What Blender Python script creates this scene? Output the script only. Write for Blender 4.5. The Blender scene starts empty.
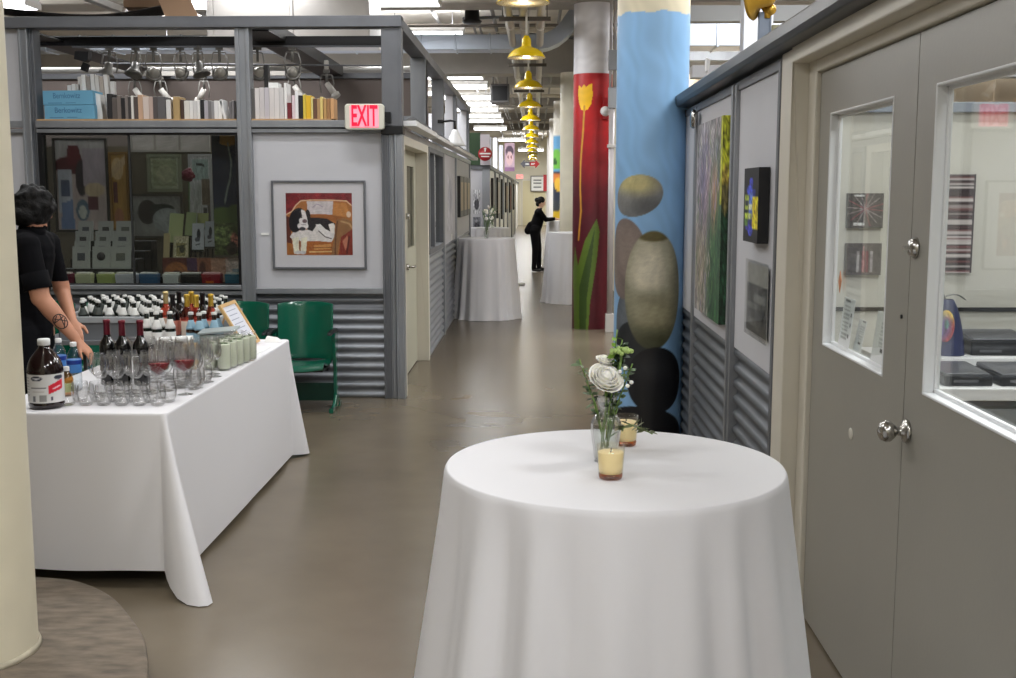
import bpy, bmesh, math, random
import numpy as np
from mathutils import Vector, Matrix, Euler
RND = random.Random(7)
PI = math.pi
SC = bpy.context.scene
COL = SC.collection

# ---------------------------------------------------------------- colour and materials
def lin(c):
    return tuple(((v/255.0)/12.92 if v/255.0 <= .04045 else ((v/255.0+.055)/1.055)**2.4) for v in c)
MATS = {}
def new_mat(name):
    m = bpy.data.materials.new(name); m.use_nodes = True
    m.node_tree.nodes.clear()
    return m, m.node_tree.nodes, m.node_tree.links
def mat(name, c, rough=.5, metal=0.0, coat=0.0, emit=None, es=0.0, var=0.0, vs=6.0, bump=0.0, bs=40.0, spec=.5, stretch=None):
    """plain or slightly mottled surface; c is sRGB 0..255"""
    if name in MATS: return MATS[name]
    m, n, l = new_mat(name)
    o = n.new('ShaderNodeOutputMaterial'); p = n.new('ShaderNodeBsdfPrincipled')
    l.new(p.outputs[0], o.inputs[0])
    L = lin(c)
    p.inputs['Base Color'].default_value = (*L, 1)
    p.inputs['Roughness'].default_value = rough
    p.inputs['Metallic'].default_value = metal
    p.inputs['Coat Weight'].default_value = coat
    p.inputs['Coat Roughness'].default_value = .08
    p.inputs['Specular IOR Level'].default_value = spec
    if emit:
        p.inputs['Emission Color'].default_value = (*lin(emit), 1)
        p.inputs['Emission Strength'].default_value = es
    if var or bump:
        tc = n.new('ShaderNodeTexCoord'); mp = n.new('ShaderNodeMapping')
        l.new(tc.outputs['Object'], mp.inputs[0]); mp.inputs['Location'].default_value = (.37,.71,.43); mp.inputs['Rotation'].default_value = (.03,.02,.04)
        if stretch: mp.inputs['Scale'].default_value = stretch
    if var:
        t = n.new('ShaderNodeTexNoise'); t.inputs['Scale'].default_value = vs; t.inputs['Detail'].default_value = 8
        l.new(mp.outputs[0], t.inputs['Vector'])
        r = n.new('ShaderNodeValToRGB')
        r.color_ramp.elements[0].position = .3; r.color_ramp.elements[1].position = .7
        r.color_ramp.elements[0].color = (*[v*(1-var) for v in L], 1)
        r.color_ramp.elements[1].color = (*[min(1, v*(1+var)) for v in L], 1)
        l.new(t.outputs['Fac'], r.inputs[0]); l.new(r.outputs[0], p.inputs['Base Color'])
    if bump:
        t = n.new('ShaderNodeTexNoise'); t.inputs['Scale'].default_value = bs; t.inputs['Detail'].default_value = 4
        l.new(mp.outputs[0], t.inputs['Vector'])
        b = n.new('ShaderNodeBump'); b.inputs['Strength'].default_value = bump; b.inputs['Distance'].default_value = .01
        l.new(t.outputs['Fac'], b.inputs['Height']); l.new(b.outputs[0], p.inputs['Normal'])
    MATS[name] = m
    return m
def glass(name, tint=(245, 248, 246), refl=.06, edge=.75, rough=.02, power=3.0):
    if name in MATS: return MATS[name]
    m, n, l = new_mat(name)
    o = n.new('ShaderNodeOutputMaterial'); mx = n.new('ShaderNodeMixShader')
    tr = n.new('ShaderNodeBsdfTransparent'); tr.inputs[0].default_value = (*lin(tint), 1)
    gl = n.new('ShaderNodeBsdfGlossy'); gl.inputs['Roughness'].default_value = rough
    lw = n.new('ShaderNodeLayerWeight'); lw.inputs['Blend'].default_value = .5
    pw = n.new('ShaderNodeMath'); pw.operation = 'POWER'; pw.inputs[1].default_value = power
    ml = n.new('ShaderNodeMath'); ml.operation = 'MULTIPLY_ADD'; ml.inputs[1].default_value = edge; ml.inputs[2].default_value = refl
    l.new(lw.outputs['Facing'], pw.inputs[0]); l.new(pw.outputs[0], ml.inputs[0])
    l.new(ml.outputs[0], mx.inputs[0]); l.new(tr.outputs[0], mx.inputs[1]); l.new(gl.outputs[0], mx.inputs[2])
    l.new(mx.outputs[0], o.inputs[0])
    MATS[name] = m
    return m
def painted(name, rough=.55, coat=0.0):
    if name in MATS: return MATS[name]
    m, n, l = new_mat(name)
    o = n.new('ShaderNodeOutputMaterial'); p = n.new('ShaderNodeBsdfPrincipled')
    a = n.new('ShaderNodeAttribute'); a.attribute_name = 'pigment'
    l.new(a.outputs['Color'], p.inputs['Base Color']); l.new(p.outputs[0], o.inputs[0])
    p.inputs['Roughness'].default_value = rough; p.inputs['Coat Weight'].default_value = coat
    MATS[name] = m
    return m
def emission(name, c, s):
    if name in MATS: return MATS[name]
    m, n, l = new_mat(name)
    o = n.new('ShaderNodeOutputMaterial'); e = n.new('ShaderNodeEmission')
    e.inputs[0].default_value = (*lin(c), 1); e.inputs[1].default_value = s
    l.new(e.outputs[0], o.inputs[0]); MATS[name] = m
    return m

# ---------------------------------------------------------------- mesh builder
class MB:
    def __init__(s): s.v = []; s.f = []; s.m = []; s.sm = []
    def add(s, vs, fs, m=0, smooth=False):
        b = len(s.v); s.v += [tuple(v) for v in vs]
        for f in fs: s.f.append([b+i for i in f]); s.m.append(m); s.sm.append(smooth)
        return s
    def box(s, x0, y0, z0, x1, y1, z1, m=0):
        x0, x1 = sorted((x0, x1)); y0, y1 = sorted((y0, y1)); z0, z1 = sorted((z0, z1))
        return s.add([(x0,y0,z0),(x1,y0,z0),(x1,y1,z0),(x0,y1,z0),(x0,y0,z1),(x1,y0,z1),(x1,y1,z1),(x0,y1,z1)],
            [(0,3,2,1),(4,5,6,7),(0,1,5,4),(1,2,6,5),(2,3,7,6),(3,0,4,7)], m)
    def hex8(s, a, b, m=0):
        """a, b: two quads of four points each, joined"""
        return s.add(list(a)+list(b), [(0,3,2,1),(4,5,6,7),(0,1,5,4),(1,2,6,5),(2,3,7,6),(3,0,4,7)], m)
    def obox(s, c, size, rot=(0,0,0), m=0):
        M = Euler(rot).to_matrix(); h = [q/2 for q in size]
        vs = [Vector(c)+M@Vector((sx*h[0], sy*h[1], sz*h[2])) for sz in (-1,1) for sx, sy in ((-1,-1),(1,-1),(1,1),(-1,1))]
        return s.hex8(vs[:4], vs[4:], m)
    def tube(s, pts, r, n=12, m=0, cap=True, smooth=True):
        pts = [Vector(p) for p in pts]; rs = r if isinstance(r, (list, tuple)) else [r]*len(pts)
        T = [((pts[min(i+1, len(pts)-1)]-pts[max(i-1, 0)]).normalized()) for i in range(len(pts))]
        up = Vector((0,0,1)) if abs(T[0].z) < .9 else Vector((1,0,0))
        a = T[0].cross(up).normalized(); vs = []
        for i, p in enumerate(pts):
            a = (a-T[i]*a.dot(T[i])).normalized(); b = T[i].cross(a)
            for k in range(n):
                t = 2*PI*k/n; vs.append(p+(a*math.cos(t)+b*math.sin(t))*rs[i])
        fs = [(i*n+k, i*n+(k+1)%n, (i+1)*n+(k+1)%n, (i+1)*n+k) for i in range(len(pts)-1) for k in range(n)]
        s.add(vs, fs, m, smooth)
        if cap:
            s.add(vs[:n], [tuple(range(n))[::-1]], m); s.add(vs[-n:], [tuple(range(n))], m)
        return s
    def cyl(s, p0, p1, r, r1=None, n=20, m=0): return s.tube([p0, p1], [r, r if r1 is None else r1], n, m)
    def lathe(s, prof, n=28, c=(0,0,0), m=0, M=None, smooth=True, closed=False):
        """prof: (r, z) from bottom to top; closed joins last to first (a wall with thickness)"""
        vs = []; fs = []
        for r, z in prof:
            for k in range(n):
                t = 2*PI*k/n; q = Vector((max(r, 1e-5)*math.cos(t), max(r, 1e-5)*math.sin(t), z))
                vs.append((M@q if M else q)+Vector(c))
        L = len(prof)
        for i in range(L if closed else L-1):
            j = (i+1) % L
            for k in range(n): fs.append((i*n+k, i*n+(k+1)%n, j*n+(k+1)%n, j*n+k))
        s.add(vs, fs, m, smooth)
        if not closed:
            if prof[0][0] > 1e-3: s.add(vs[:n], [tuple(range(n))[::-1]], m)
            if prof[-1][0] > 1e-3: s.add(vs[-n:], [tuple(range(n))], m)
        return s
    def ball(s, c, r, n=16, m=0, M=None):
        rr = r if isinstance(r, (tuple, list)) else (r, r, r); h = max(6, n//2)
        vs = []; fs = []
        for i in range(h+1):
            p = -PI/2+PI*i/h
            for k in range(n):
                t = 2*PI*k/n; q = Vector((rr[0]*math.cos(p)*math.cos(t), rr[1]*math.cos(p)*math.sin(t), rr[2]*math.sin(p)))
                vs.append((M@q if M else q)+Vector(c))
        for i in range(h):
            for k in range(n): fs.append((i*n+k, i*n+(k+1)%n, (i+1)*n+(k+1)%n, (i+1)*n+k))
        return s.add(vs, fs, m, True)
    def prism(s, poly, ax, a0, a1, m=0):
        """poly: 2-D points; ax 'x','y','z' is the extrusion axis"""
        def P(u, v, w): return (w,u,v) if ax == 'x' else ((u,w,v) if ax == 'y' else (u,v,w))
        n = len(poly)
        return s.add([P(*p, a0) for p in poly]+[P(*p, a1) for p in poly],
            [tuple(range(n))[::-1], tuple(range(n, 2*n))]+[(i, (i+1)%n, n+(i+1)%n, n+i) for i in range(n)], m)
    def grid(s, fn, nu, nv, m=0, smooth=True, wrap=False):
        vs = [fn(i/nu, j/nv) for j in range(nv+1) for i in range(nu+(0 if wrap else 1))]
        W = nu if wrap else nu+1
        return s.add(vs, [(j*W+i, j*W+(i+1)%W, (j+1)*W+(i+1)%W, (j+1)*W+i) for j in range(nv) for i in range(nu)], m, smooth)
    def build(s, name, mats, parent=None, bevel=0, loc=None, weld=True, solid=0, sub=0):
        me = bpy.data.meshes.new(name); me.from_pydata([tuple(v) for v in s.v], [], s.f)
        if not isinstance(mats, (list, tuple)): mats = [mats]
        for q in mats: me.materials.append(q)
        me.polygons.foreach_set('material_index', s.m); me.polygons.foreach_set('use_smooth', s.sm)
        bm = bmesh.new(); bm.from_mesh(me)
        if weld: bmesh.ops.remove_doubles(bm, verts=bm.verts, dist=1e-5)
        bmesh.ops.recalc_face_normals(bm, faces=bm.faces); bm.to_mesh(me); bm.free()
        o = bpy.data.objects.new(name, me); COL.objects.link(o)
        if parent: o.parent = parent
        if loc: o.location = loc
        if solid:
            q = o.modifiers.new('thickness', 'SOLIDIFY'); q.thickness = solid; q.offset = 0
        if bevel:
            q = o.modifiers.new('bevel', 'BEVEL'); q.width = bevel; q.segments = 2; q.limit_method = 'ANGLE'; q.angle_limit = .7
        if sub:
            q = o.modifiers.new('sub', 'SUBSURF'); q.levels = sub; q.render_levels = sub
        return o
def tag(o, label, cat, group=None, kind=None):
    o['label'] = label; o['category'] = cat
    if group: o['group'] = group
    if kind: o['kind'] = kind
    return o
def thing(name, label, cat, loc=(0,0,0), rz=0, group=None):
    o = bpy.data.objects.new(name, None); COL.objects.link(o); o.empty_display_size = .05
    o.location = loc; o.rotation_euler = (0,0,rz)
    return tag(o, label, cat, group)
def structure(o, label=None):
    o['kind'] = 'structure'
    if label: o['label'] = label
    return o
def copy_tree(o, loc=None, rz=None, label=None, group=None, scale=None, parent=None):
    c = o.copy(); COL.objects.link(c)
    if parent: c.parent = parent
    for ch in list(o.children): copy_tree(ch, parent=c)
    if loc is not None: c.location = loc
    if rz is not None: c.rotation_euler = (0,0,rz)
    if scale: c.scale = (scale,)*3
    if label: c['label'] = label
    if group: c['group'] = group
    return c
def text_mb(txt, size, m=0, depth=.001, mb=None, M=None, width=None, bold=0):
    """letters lying in the local XZ plane, facing -Y, centred on the origin"""
    cu = bpy.data.curves.new('letters', 'FONT'); cu.body = txt; cu.size = size; cu.align_x = 'CENTER'; cu.align_y = 'CENTER'; cu.extrude = depth; cu.offset = bold
    o = bpy.data.objects.new('letters', cu); COL.objects.link(o)
    bpy.context.view_layer.update()
    me = bpy.data.meshes.new_from_object(o.evaluated_get(bpy.context.evaluated_depsgraph_get()))
    bpy.data.objects.remove(o); bpy.data.curves.remove(cu)
    vs = [Vector((v.co.x, -v.co.z, v.co.y)) for v in me.vertices]
    if width and vs:
        w = max(v.x for v in vs)-min(v.x for v in vs); k = width/w
        vs = [Vector((v.x*k, v.y, v.z)) for v in vs]
    if M: vs = [M@v for v in vs]
    mb = mb or MB(); mb.add(vs, [list(p.vertices) for p in me.polygons], m)
    bpy.data.meshes.remove(me)
    return mb

# ---------------------------------------------------------------- painter: a picture as pigment on a fine grid
class Paint:
    def __init__(s, u, v, base):
        s.u = u; s.v = v; s.c = np.empty((len(u), 3)); s.c[:] = base
    def put(s, w, col):
        w = w[:, None] if np.ndim(w) == 1 else w
        s.c = s.c*(1-w)+np.array(col, float)*w; return s
    def ell(s, cx, cy, rx, ry, col, rot=0, soft=.08, a=1):
        x = s.u-cx; y = s.v-cy; c, q = math.cos(rot), math.sin(rot)
        d = np.sqrt(((x*c+y*q)/rx)**2+((-x*q+y*c)/ry)**2)
        return s.put(np.clip((1-d)/soft+.5, 0, 1)*a, col)
    def rect(s, x0, y0, x1, y1, col, a=1):
        return s.put(((s.u >= x0) & (s.u <= x1) & (s.v >= y0) & (s.v <= y1))*a*1.0, col)
    def poly(s, pts, col, a=1):
        ins = np.zeros(len(s.u), bool); n = len(pts); j = n-1
        for i in range(n):
            xi, yi = pts[i]; xj, yj = pts[j]
            if yi != yj: ins ^= ((yi > s.v) != (yj > s.v)) & (s.u < (xj-xi)*(s.v-yi)/(yj-yi)+xi)
            j = i
        return s.put(ins*a*1.0, col)
    def line(s, pts, w, col, a=1):
        d = np.full(len(s.u), 1e9)
        for (x0, y0), (x1, y1) in zip(pts, pts[1:]):
            L = (x1-x0)**2+(y1-y0)**2+1e-12; t = np.clip(((s.u-x0)*(x1-x0)+(s.v-y0)*(y1-y0))/L, 0, 1)
            d = np.minimum(d, np.hypot(s.u-x0-t*(x1-x0), s.v-y0-t*(y1-y0)))
        return s.put(np.clip((w/2-d)/(w*.25)+.5, 0, 1)*a, col)
    def noise(s, amt, fx, fy, seed=0):
        r = np.random.RandomState(seed); t = 0
        for k in range(5):
            a = r.uniform(0, 6.28); f = 2**k*.6
            t = t+np.sin(s.u*fx*f*math.cos(a)*6.28+s.v*fy*f*math.sin(a)*6.28+r.uniform(0, 6.28)+1.7*np.sin(s.v*fy*f*2.1+k)+1.3*np.sin(s.u*fx*f*2.7+k))
        s.c = np.clip(s.c*(1+amt*t[:, None]/2.2), 0, 255); return s
def set_pigment(o, cols):
    a = o.data.color_attributes.new('pigment', 'FLOAT_COLOR', 'POINT')
    c = np.clip(cols, 0, 255)/255.0
    c = np.where(c <= .04045, c/12.92, ((c+.055)/1.055)**2.4)
    a.data.foreach_set('color', np.concatenate([c, np.ones((len(c), 1))], 1).astype(np.float32).ravel())
def canvas(name, origin, eu, ev, nu, nv, paintfn, base, parent=None, thick=.0, rough=.55, coat=0):
    """a flat picture: origin = top-left corner, eu across, ev down (world vectors); paintfn draws in 0..1 x 0..1"""
    o3, eu, ev = Vector(origin), Vector(eu), Vector(ev)
    me = bpy.data.meshes.new(name)
    vs = [tuple(o3+eu*(i/nu)+ev*(j/nv)) for j in range(nv+1) for i in range(nu+1)]; W = nu+1
    fs = [(j*W+i, (j+1)*W+i, (j+1)*W+i+1, j*W+i+1) for j in range(nv) for i in range(nu)]
    nmain = len(vs)
    if thick:
        nrm = eu.cross(ev).normalized()*thick     # points away from the viewer
        cs = [o3, o3+eu, o3+eu+ev, o3+ev]; b = len(vs)
        vs += [tuple(q) for q in cs]+[tuple(q+nrm) for q in cs]
        fs += [(b+i, b+(i+1)%4, b+4+(i+1)%4, b+4+i) for i in range(4)]+[(b+4, b+5, b+6, b+7)]
    me.from_pydata(vs, [], fs); me.materials.append(painted('pigment_%d' % int(rough*100), rough, coat))
    o = bpy.data.objects.new(name, me); COL.objects.link(o)
    if parent: o.parent = parent
    u = np.array([i/nu for j in range(nv+1) for i in range(nu+1)]); v = np.array([j/nv for j in range(nv+1) for i in range(nu+1)])
    P = Paint(u, v, base); paintfn(P)
    c = P.c
    if thick: c = np.concatenate([c, np.tile(np.array(base, float), (8, 1))])
    set_pigment(o, c)
    return o

# survey helpers: where a sight line through photo point (px, py) meets the plane at distance Y
_F, _TH, _YA, _H = 1130.0, math.radians(7.412), math.radians(1.357), 1.68
def XAT(px, Y, z):
    a = (px-508)/_F; c, s, C_, S_ = math.cos(_YA), math.sin(_YA), math.cos(_TH), math.sin(_TH)
    return (a*(Y*c*C_+(_H-z)*S_)-Y*s)/(c+a*s*C_)
def ZAT(py, Y, x=-2.5):
    b = (339-py)/_F; yf = -x*math.sin(_YA)+Y*math.cos(_YA)
    return _H+yf*(b*math.cos(_TH)-math.sin(_TH))/(math.cos(_TH)+b*math.sin(_TH))
# ---------------------------------------------------------------- palette
M_STEEL = mat('galvanised_steel', (150,153,158), .42, .55, var=.14, vs=5, stretch=(1,1,.3))
M_STEELD = mat('grey_steel_channel', (108,110,115), .5, .4, var=.1, vs=4)
M_BLACKST = mat('dark_steel', (34,34,36), .4, .5)
M_PANEL = mat('white_panel', (198,198,203), .6, var=.02, vs=2)
M_CORR = mat('corrugated_steel', (136,139,145), .4, .45, var=.1, vs=3)
M_CREAM = mat('cream_paint', (212,206,192), .45, var=.03, vs=3)
M_CREAMW = mat('cream_wall', (226,220,200), .6)
M_DOOR = mat('greige_door_paint', (150,147,138), .38, var=.03, vs=2, bump=.03, bs=60)
M_WHITE = mat('white_paint', (232,232,232), .5)
M_CLOTH = mat('white_tablecloth', (232,231,234), .85, bump=.06, bs=500, spec=.2)
M_DECK = mat('ceiling_concrete', (222,216,208), .8, var=.12, vs=1.5, bump=.1, bs=8)
M_BEAM = mat('beam_concrete', (168,164,158), .8, var=.12, vs=2)
M_TAUPE = mat('taupe_wall', (112,102,98), .8, var=.04)
M_BLACK = mat('black_plastic', (18,18,20), .4)
M_CHROME = mat('brushed_nickel', (190,188,184), .22, 1.0)
M_GLASS = glass('clear_glass')
M_PANE = glass('window_glass', (252,254,253), .03, .5, .01, 4)
M_PANE_D = glass('display_window_glass', (222,225,224), .04, .6, .01, 4)
M_WOOD = mat('pale_wood', (186,150,105), .5, var=.12, vs=8, stretch=(1,1,.15))
M_PAPER = mat('white_paper', (238,238,236), .7)
M_GREEN = mat('green_enamel', (6,92,70), .18, coat=.6)
M_YELLOW = mat('yellow_enamel', (236,200,10), .22, coat=.5)
M_LAMPIN = mat('lamp_reflector_white', (235,233,225), .5)
M_TUBE = emission('fluorescent_tube', (250,252,255), 6.0)
M_GALV = mat('duct_galvanised', (176,184,196), .35, .6, var=.1, vs=2)
M_LEAF = mat('leaf_green', (70,100,52), .5, var=.2, vs=30)
M_INK = mat('printed_ink', (40,42,48), .6)
# ================================================================= THE SETTING
def floor_material():
    m, n, l = new_mat('polished_concrete')
    o = n.new('ShaderNodeOutputMaterial'); p = n.new('ShaderNodeBsdfPrincipled'); l.new(p.outputs[0], o.inputs[0])
    tc = n.new('ShaderNodeTexCoord'); mp = n.new('ShaderNodeMapping'); l.new(tc.outputs['Object'], mp.inputs[0]); mp.inputs['Location'].default_value = (.37,.71,.43); mp.inputs['Rotation'].default_value = (.2,.13,.5)
    t1 = n.new('ShaderNodeTexNoise'); t1.inputs['Scale'].default_value = .7; t1.inputs['Detail'].default_value = 3.5; t1.inputs['Roughness'].default_value = .5
    t2 = n.new('ShaderNodeTexNoise'); t2.inputs['Scale'].default_value = 6; t2.inputs['Detail'].default_value = 3
    for t in (t1, t2): l.new(mp.outputs[0], t.inputs['Vector'])
    r = n.new('ShaderNodeValToRGB'); e = r.color_ramp.elements
    e[0].position = .32; e[0].color = (*lin((104,94,79)), 1); e[1].position = .68; e[1].color = (*lin((124,113,96)), 1)
    l.new(t1.outputs['Fac'], r.inputs[0])
    mx = n.new('ShaderNodeMix'); mx.data_type = 'RGBA'; mx.blend_type = 'OVERLAY'; mx.inputs[0].default_value = .08
    l.new(r.outputs[0], mx.inputs[6]); l.new(t2.outputs['Fac'], mx.inputs[7]); l.new(mx.outputs[2], p.inputs['Base Color'])
    p.inputs['Roughness'].default_value = .26
    return m
structure(MB().box(-14,-4,-.1,11,60,0).build('floor', floor_material()))
ceil = MB().box(-14,-4,4.4,11,60,4.55)
structure(ceil.build('ceiling', M_DECK))
structure(MB().box(-14,58,0,11,58.2,4.4).build('wall_back', M_CREAMW))
structure(MB().box(-14.2,-4,0,-14,58,4.4).build('wall_left', M_CREAMW))
structure(MB().box(11,-4,0,11.2,58,4.4).build('wall_right', M_CREAMW))
structure(MB().box(-14,-4.2,0,11,-4,4.4).build('wall_rear', M_CREAMW))
# concrete drop beams across the ceiling
for k, (y, zb) in enumerate(((13.9,3.92),(20.3,3.74),(27,4.15),(33.5,4.15),(40,4.15),(46,4.15))):
    structure(MB().box(-14, y, zb, 11, y+.55, 4.4).build('trim_%d' % (k+1), M_BEAM, bevel=.02))

# corrugated sheet: ribs run level, profile in z
def corr(p0, p1, z0, z1, out, pitch=.0785, amp=.011):
    """sheet from p0 to p1 (xy), bulging along out (xy)"""
    prof = []; nz = int(round((z1-z0)/pitch*8))
    for i in range(nz+1):
        z = z0+(z1-z0)*i/nz; t = ((z-z0)/pitch) % 1
        prof.append((amp*max(-1, min(1, 1.7*math.sin(2*PI*t))), z))
    vs = []
    for p in (p0, p1):
        for a, z in prof: vs.append((p[0]+out[0]*a, p[1]+out[1]*a, z))
    N = len(prof)
    return MB().add(vs, [(i, i+1, N+i+1, N+i) for i in range(N-1)], 0, True)

# ----------------------------------------------------------------- left booth: front at y 9.13
BY = 9.13
def post(n, x0, x1, y0, y1, z0, z1, m=M_STEEL):
    # folded steel stud: two flanges standing proud of a recessed web
    b = MB(); w = x1-x0
    b.box(x0, y0+.012, z0, x1, y1, z1)
    b.box(x0, y0, z0, x0+w*.28, y0+.02, z1); b.box(x1-w*.28, y0, z0, x1, y0+.02, z1)
    return structure(b.build('trim_%d' % n, m, bevel=.004))
post(11, -4.105, -4.03, 9.09, 9.2, 0, 2.97)
post(12, -4.03, -3.995, 9.13, 9.26, 0, 2.97, M_STEELD)
post(13, -2.375, -2.262, 9.09, 9.22, 0, 2.97)
structure(MB().box(-1.215, 9.09, 2.2, -1.06, 9.2, 2.965).box(-1.075, 9.08, 2.2, -1.055, 9.21, 2.965).build('trim_14', M_STEELD, bevel=.004))
structure(MB().box(-1.225, 9.07, 2.135, -1.05, 9.22, 2.2).build('trim_15', M_BLACKST, bevel=.004))
post(16, -1.225, -1.165, 9.09, 9.2, 0, 2.135, M_STEELD)
post(17, -1.165, -1.125, 9.10, 9.2, 0, 2.135)
post(18, -1.12, -1.055, 9.08, 9.2, 0, 2.135)
# top channel, open web towards the room
def channel(n, a, b_, h, d, ax, m=M_STEELD):
    x, y, z = a; mb = MB()
    if ax == 'x':
        mb.box(x, y, z, b_, y+d, z+.014).box(x, y, z+h-.014, b_, y+d, z+h).box(x, y, z+.012, b_, y+.014, z+h-.012)
    else:
        mb.box(x, y, z, x+d, b_, z+.014).box(x, y, z+h-.014, x+d, b_, z+h).box(x+d-.014, y, z+.012, x+d, b_, z+h-.012)
    return structure(mb.build('trim_%d' % n, m, bevel=.003))
channel(19, (-7.2, 9.06, 2.965), -1.05, .085, .16, 'x')
channel(20, (-1.2, 9.22, 2.965), 18.9, .085, .14, 'y')
channel(21, (-7.2, 9.85, 2.925), -1.2, .075, .1, 'x', M_BLACKST)
structure(MB().box(-2.4, 9.22, 2.955, -2.13, 12.75, 2.97).box(-2.4, 9.22, 2.97, -2.385, 12.75, 3.06).box(-2.145, 9.22, 2.97, -2.13, 12.75, 3.06).build('trim_22', M_BLACK))
structure(MB().box(-4.35, 9.22, 2.955, -4.05, 12.75, 2.97).box(-4.35, 9.22, 2.97, -4.335, 12.75, 3.06).build('trim_23', M_BLACK))
# shelf rail and panel rails
structure(MB().box(-7.2, 9.10, 2.195, -4.105, 9.16, 2.245).box(-3.995, 9.085, 2.19, -2.375, 9.42, 2.245).box(-2.262, 9.085, 2.19, -1.225, 9.42, 2.245).build('trim_24', M_STEEL, bevel=.003))
structure(MB().box(-3.995, 9.1, 2.15, -2.375, 9.19, 2.18).box(-2.262, 9.1, 2.15, -1.225, 9.19, 2.18).box(-7.2, 9.1, 2.15, -4.105, 9.19, 2.18).build('trim_25', M_STEEL, bevel=.003))
structure(MB().box(-3.995, 9.12, 2.18, -2.375, 9.19, 2.19).box(-2.262, 9.12, 2.18, -1.225, 9.19, 2.19).build('trim_26', M_BLACKST))
SHELF = MB()
for x0, x1 in ((-3.99,-3.52),(-3.515,-2.98),(-2.975,-2.38),(-2.26,-1.62)): SHELF.box(x0, 9.1, 2.245, x1, 9.4, 2.258)
structure(SHELF.build('trim_27', M_WOOD, bevel=.002))
# sill rails at .9 m
structure(MB().box(-7.2, 9.09, .86, -4.105, 9.19, .905).box(-4.0, 9.07, .895, -2.375, 9.2, .93).box(-4.0, 9.09, .85, -2.375, 9.19, .885).box(-2.262, 9.09, .86, -1.225, 9.19, .905).build('trim_28', M_STEEL, bevel=.004))
structure(MB().box(-2.262, 9.14, .905, -1.225, 9.18, 2.15).build('wall_front', M_PANEL))
structure(MB().box(-7.2, 9.14, .905, -4.105, 9.18, 2.15).box(-7.2, 9.14, 2.245, -4.105, 9.18, 2.965).build('wall_front_left', M_PANEL))
w = corr((-7.2, 9.15), (-1.225, 9.15), 0, .858, (0,-1))
structure(w.build('baseboard_front', M_CORR))
# display window: frame, one pane in two lights
wf = structure(MB().box(-3.995, 9.11, .93, -3.96, 9.19, 2.15).box(-2.40, 9.11, .93, -2.375, 9.19, 2.15).box(-3.96, 9.11, 2.135, -2.40, 9.19, 2.15).box(-3.96, 9.11, .93, -2.40, 9.19, .938).build('window_1', M_BLACKST, bevel=.002))
p = MB().box(-3.96, 9.145, .938, -2.40, 9.149, 2.135).build('pane', M_PANE_D, wf)
MB().box(-3.277, 9.14, .938, -3.262, 9.16, 2.135).build('mullion', mat('dim_mullion', (52,53,54), .5, .3), wf)
# booth back wall and inner partition behind the display
structure(MB().box(-7.2, 12.8, 0, -1.2, 12.9, 2.93).build('wall_booth_rear', M_TAUPE))
structure(MB().box(-7.2, 12.76, 2.93, -1.2, 12.9, 2.99).build('trim_29', M_STEELD, bevel=.003))
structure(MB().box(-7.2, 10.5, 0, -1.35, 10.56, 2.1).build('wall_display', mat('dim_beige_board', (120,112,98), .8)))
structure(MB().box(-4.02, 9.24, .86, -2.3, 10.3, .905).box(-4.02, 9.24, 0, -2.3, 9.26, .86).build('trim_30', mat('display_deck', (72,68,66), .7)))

# ----------------------------------------------------------------- corridor side of the booth, x -1.06
XL = -1.06
for k, (y, wd) in enumerate(((11.15,.15),(13.3,.14),(15.5,.14),(18.4,.15))):
    structure(MB().box(XL-wd, y, 2.2, XL, y+.1, 2.965).box(XL-.02, y-.01, 2.2, XL, y+.11, 2.965).build('trim_%d' % (31+k), M_STEEL, bevel=.003))
structure(MB().box(-1.2, 15.3, 2.2, XL-.04, 15.34, 2.965).box(-1.2, 18.3, 2.2, XL-.04, 18.34, 2.965).build('wall_side_upper', M_PANEL))
structure(MB().box(-1.17, 9.2, 2.13, XL, 18.85, 2.19).build('trim_35', M_STEEL, bevel=.003))
for k, y in enumerate((13.25,15.35,18.62)):
    structure(MB().box(-1.16, y, 0, XL+.005, y+.09, 2.13).build('trim_%d' % (36+k), M_STEEL, bevel=.003))
# door frame (cream) and door leaf
structure(MB().box(-1.22, 9.2, 0, XL+.005, 9.26, 2.13).box(-1.22, 11.2, 0, XL+.005, 11.3, 2.13).box(-1.22, 11.3, 0, XL-.01, 11.42, 2.13).box(-1.22, 9.26, 2.06, XL+.005, 11.2, 2.13).build('trim_39', M_CREAM, bevel=.004))
d = structure(MB().box(-1.215, 10.235, 0.01, -1.175, 10.44, 2.06).box(-1.215, 11.02, 0.01, -1.175, 11.2, 2.06).box(-1.215, 10.44, .01, -1.175, 11.02, 1.16).box(-1.215, 10.44, 1.92, -1.175, 11.02, 2.06).box(-1.215, 9.26, .01, -1.175, 10.23, 2.06).build('door_1', mat('pale_green_grey_door', (186,184,166), .45)))
MB().box(-1.198, 10.44, 1.16, -1.192, 11.02, 1.92).build('pane', glass('dim_pane', (120,124,110), .06), d)
h = MB().cyl((-1.175, 10.31, 1.0), (-1.15, 10.31, 1.0), .03).tube([(-1.16,10.31,1.0),(-1.115,10.31,1.0),(-1.11,10.36,1.0),(-1.11,10.47,.995)], .011)
h.build('lever_handle', M_CHROME, d)
MB().cyl((-1.175, 10.3, 1.46), (-1.14, 10.3, 1.46), .028).build('deadbolt', M_CHROME, d)
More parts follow.
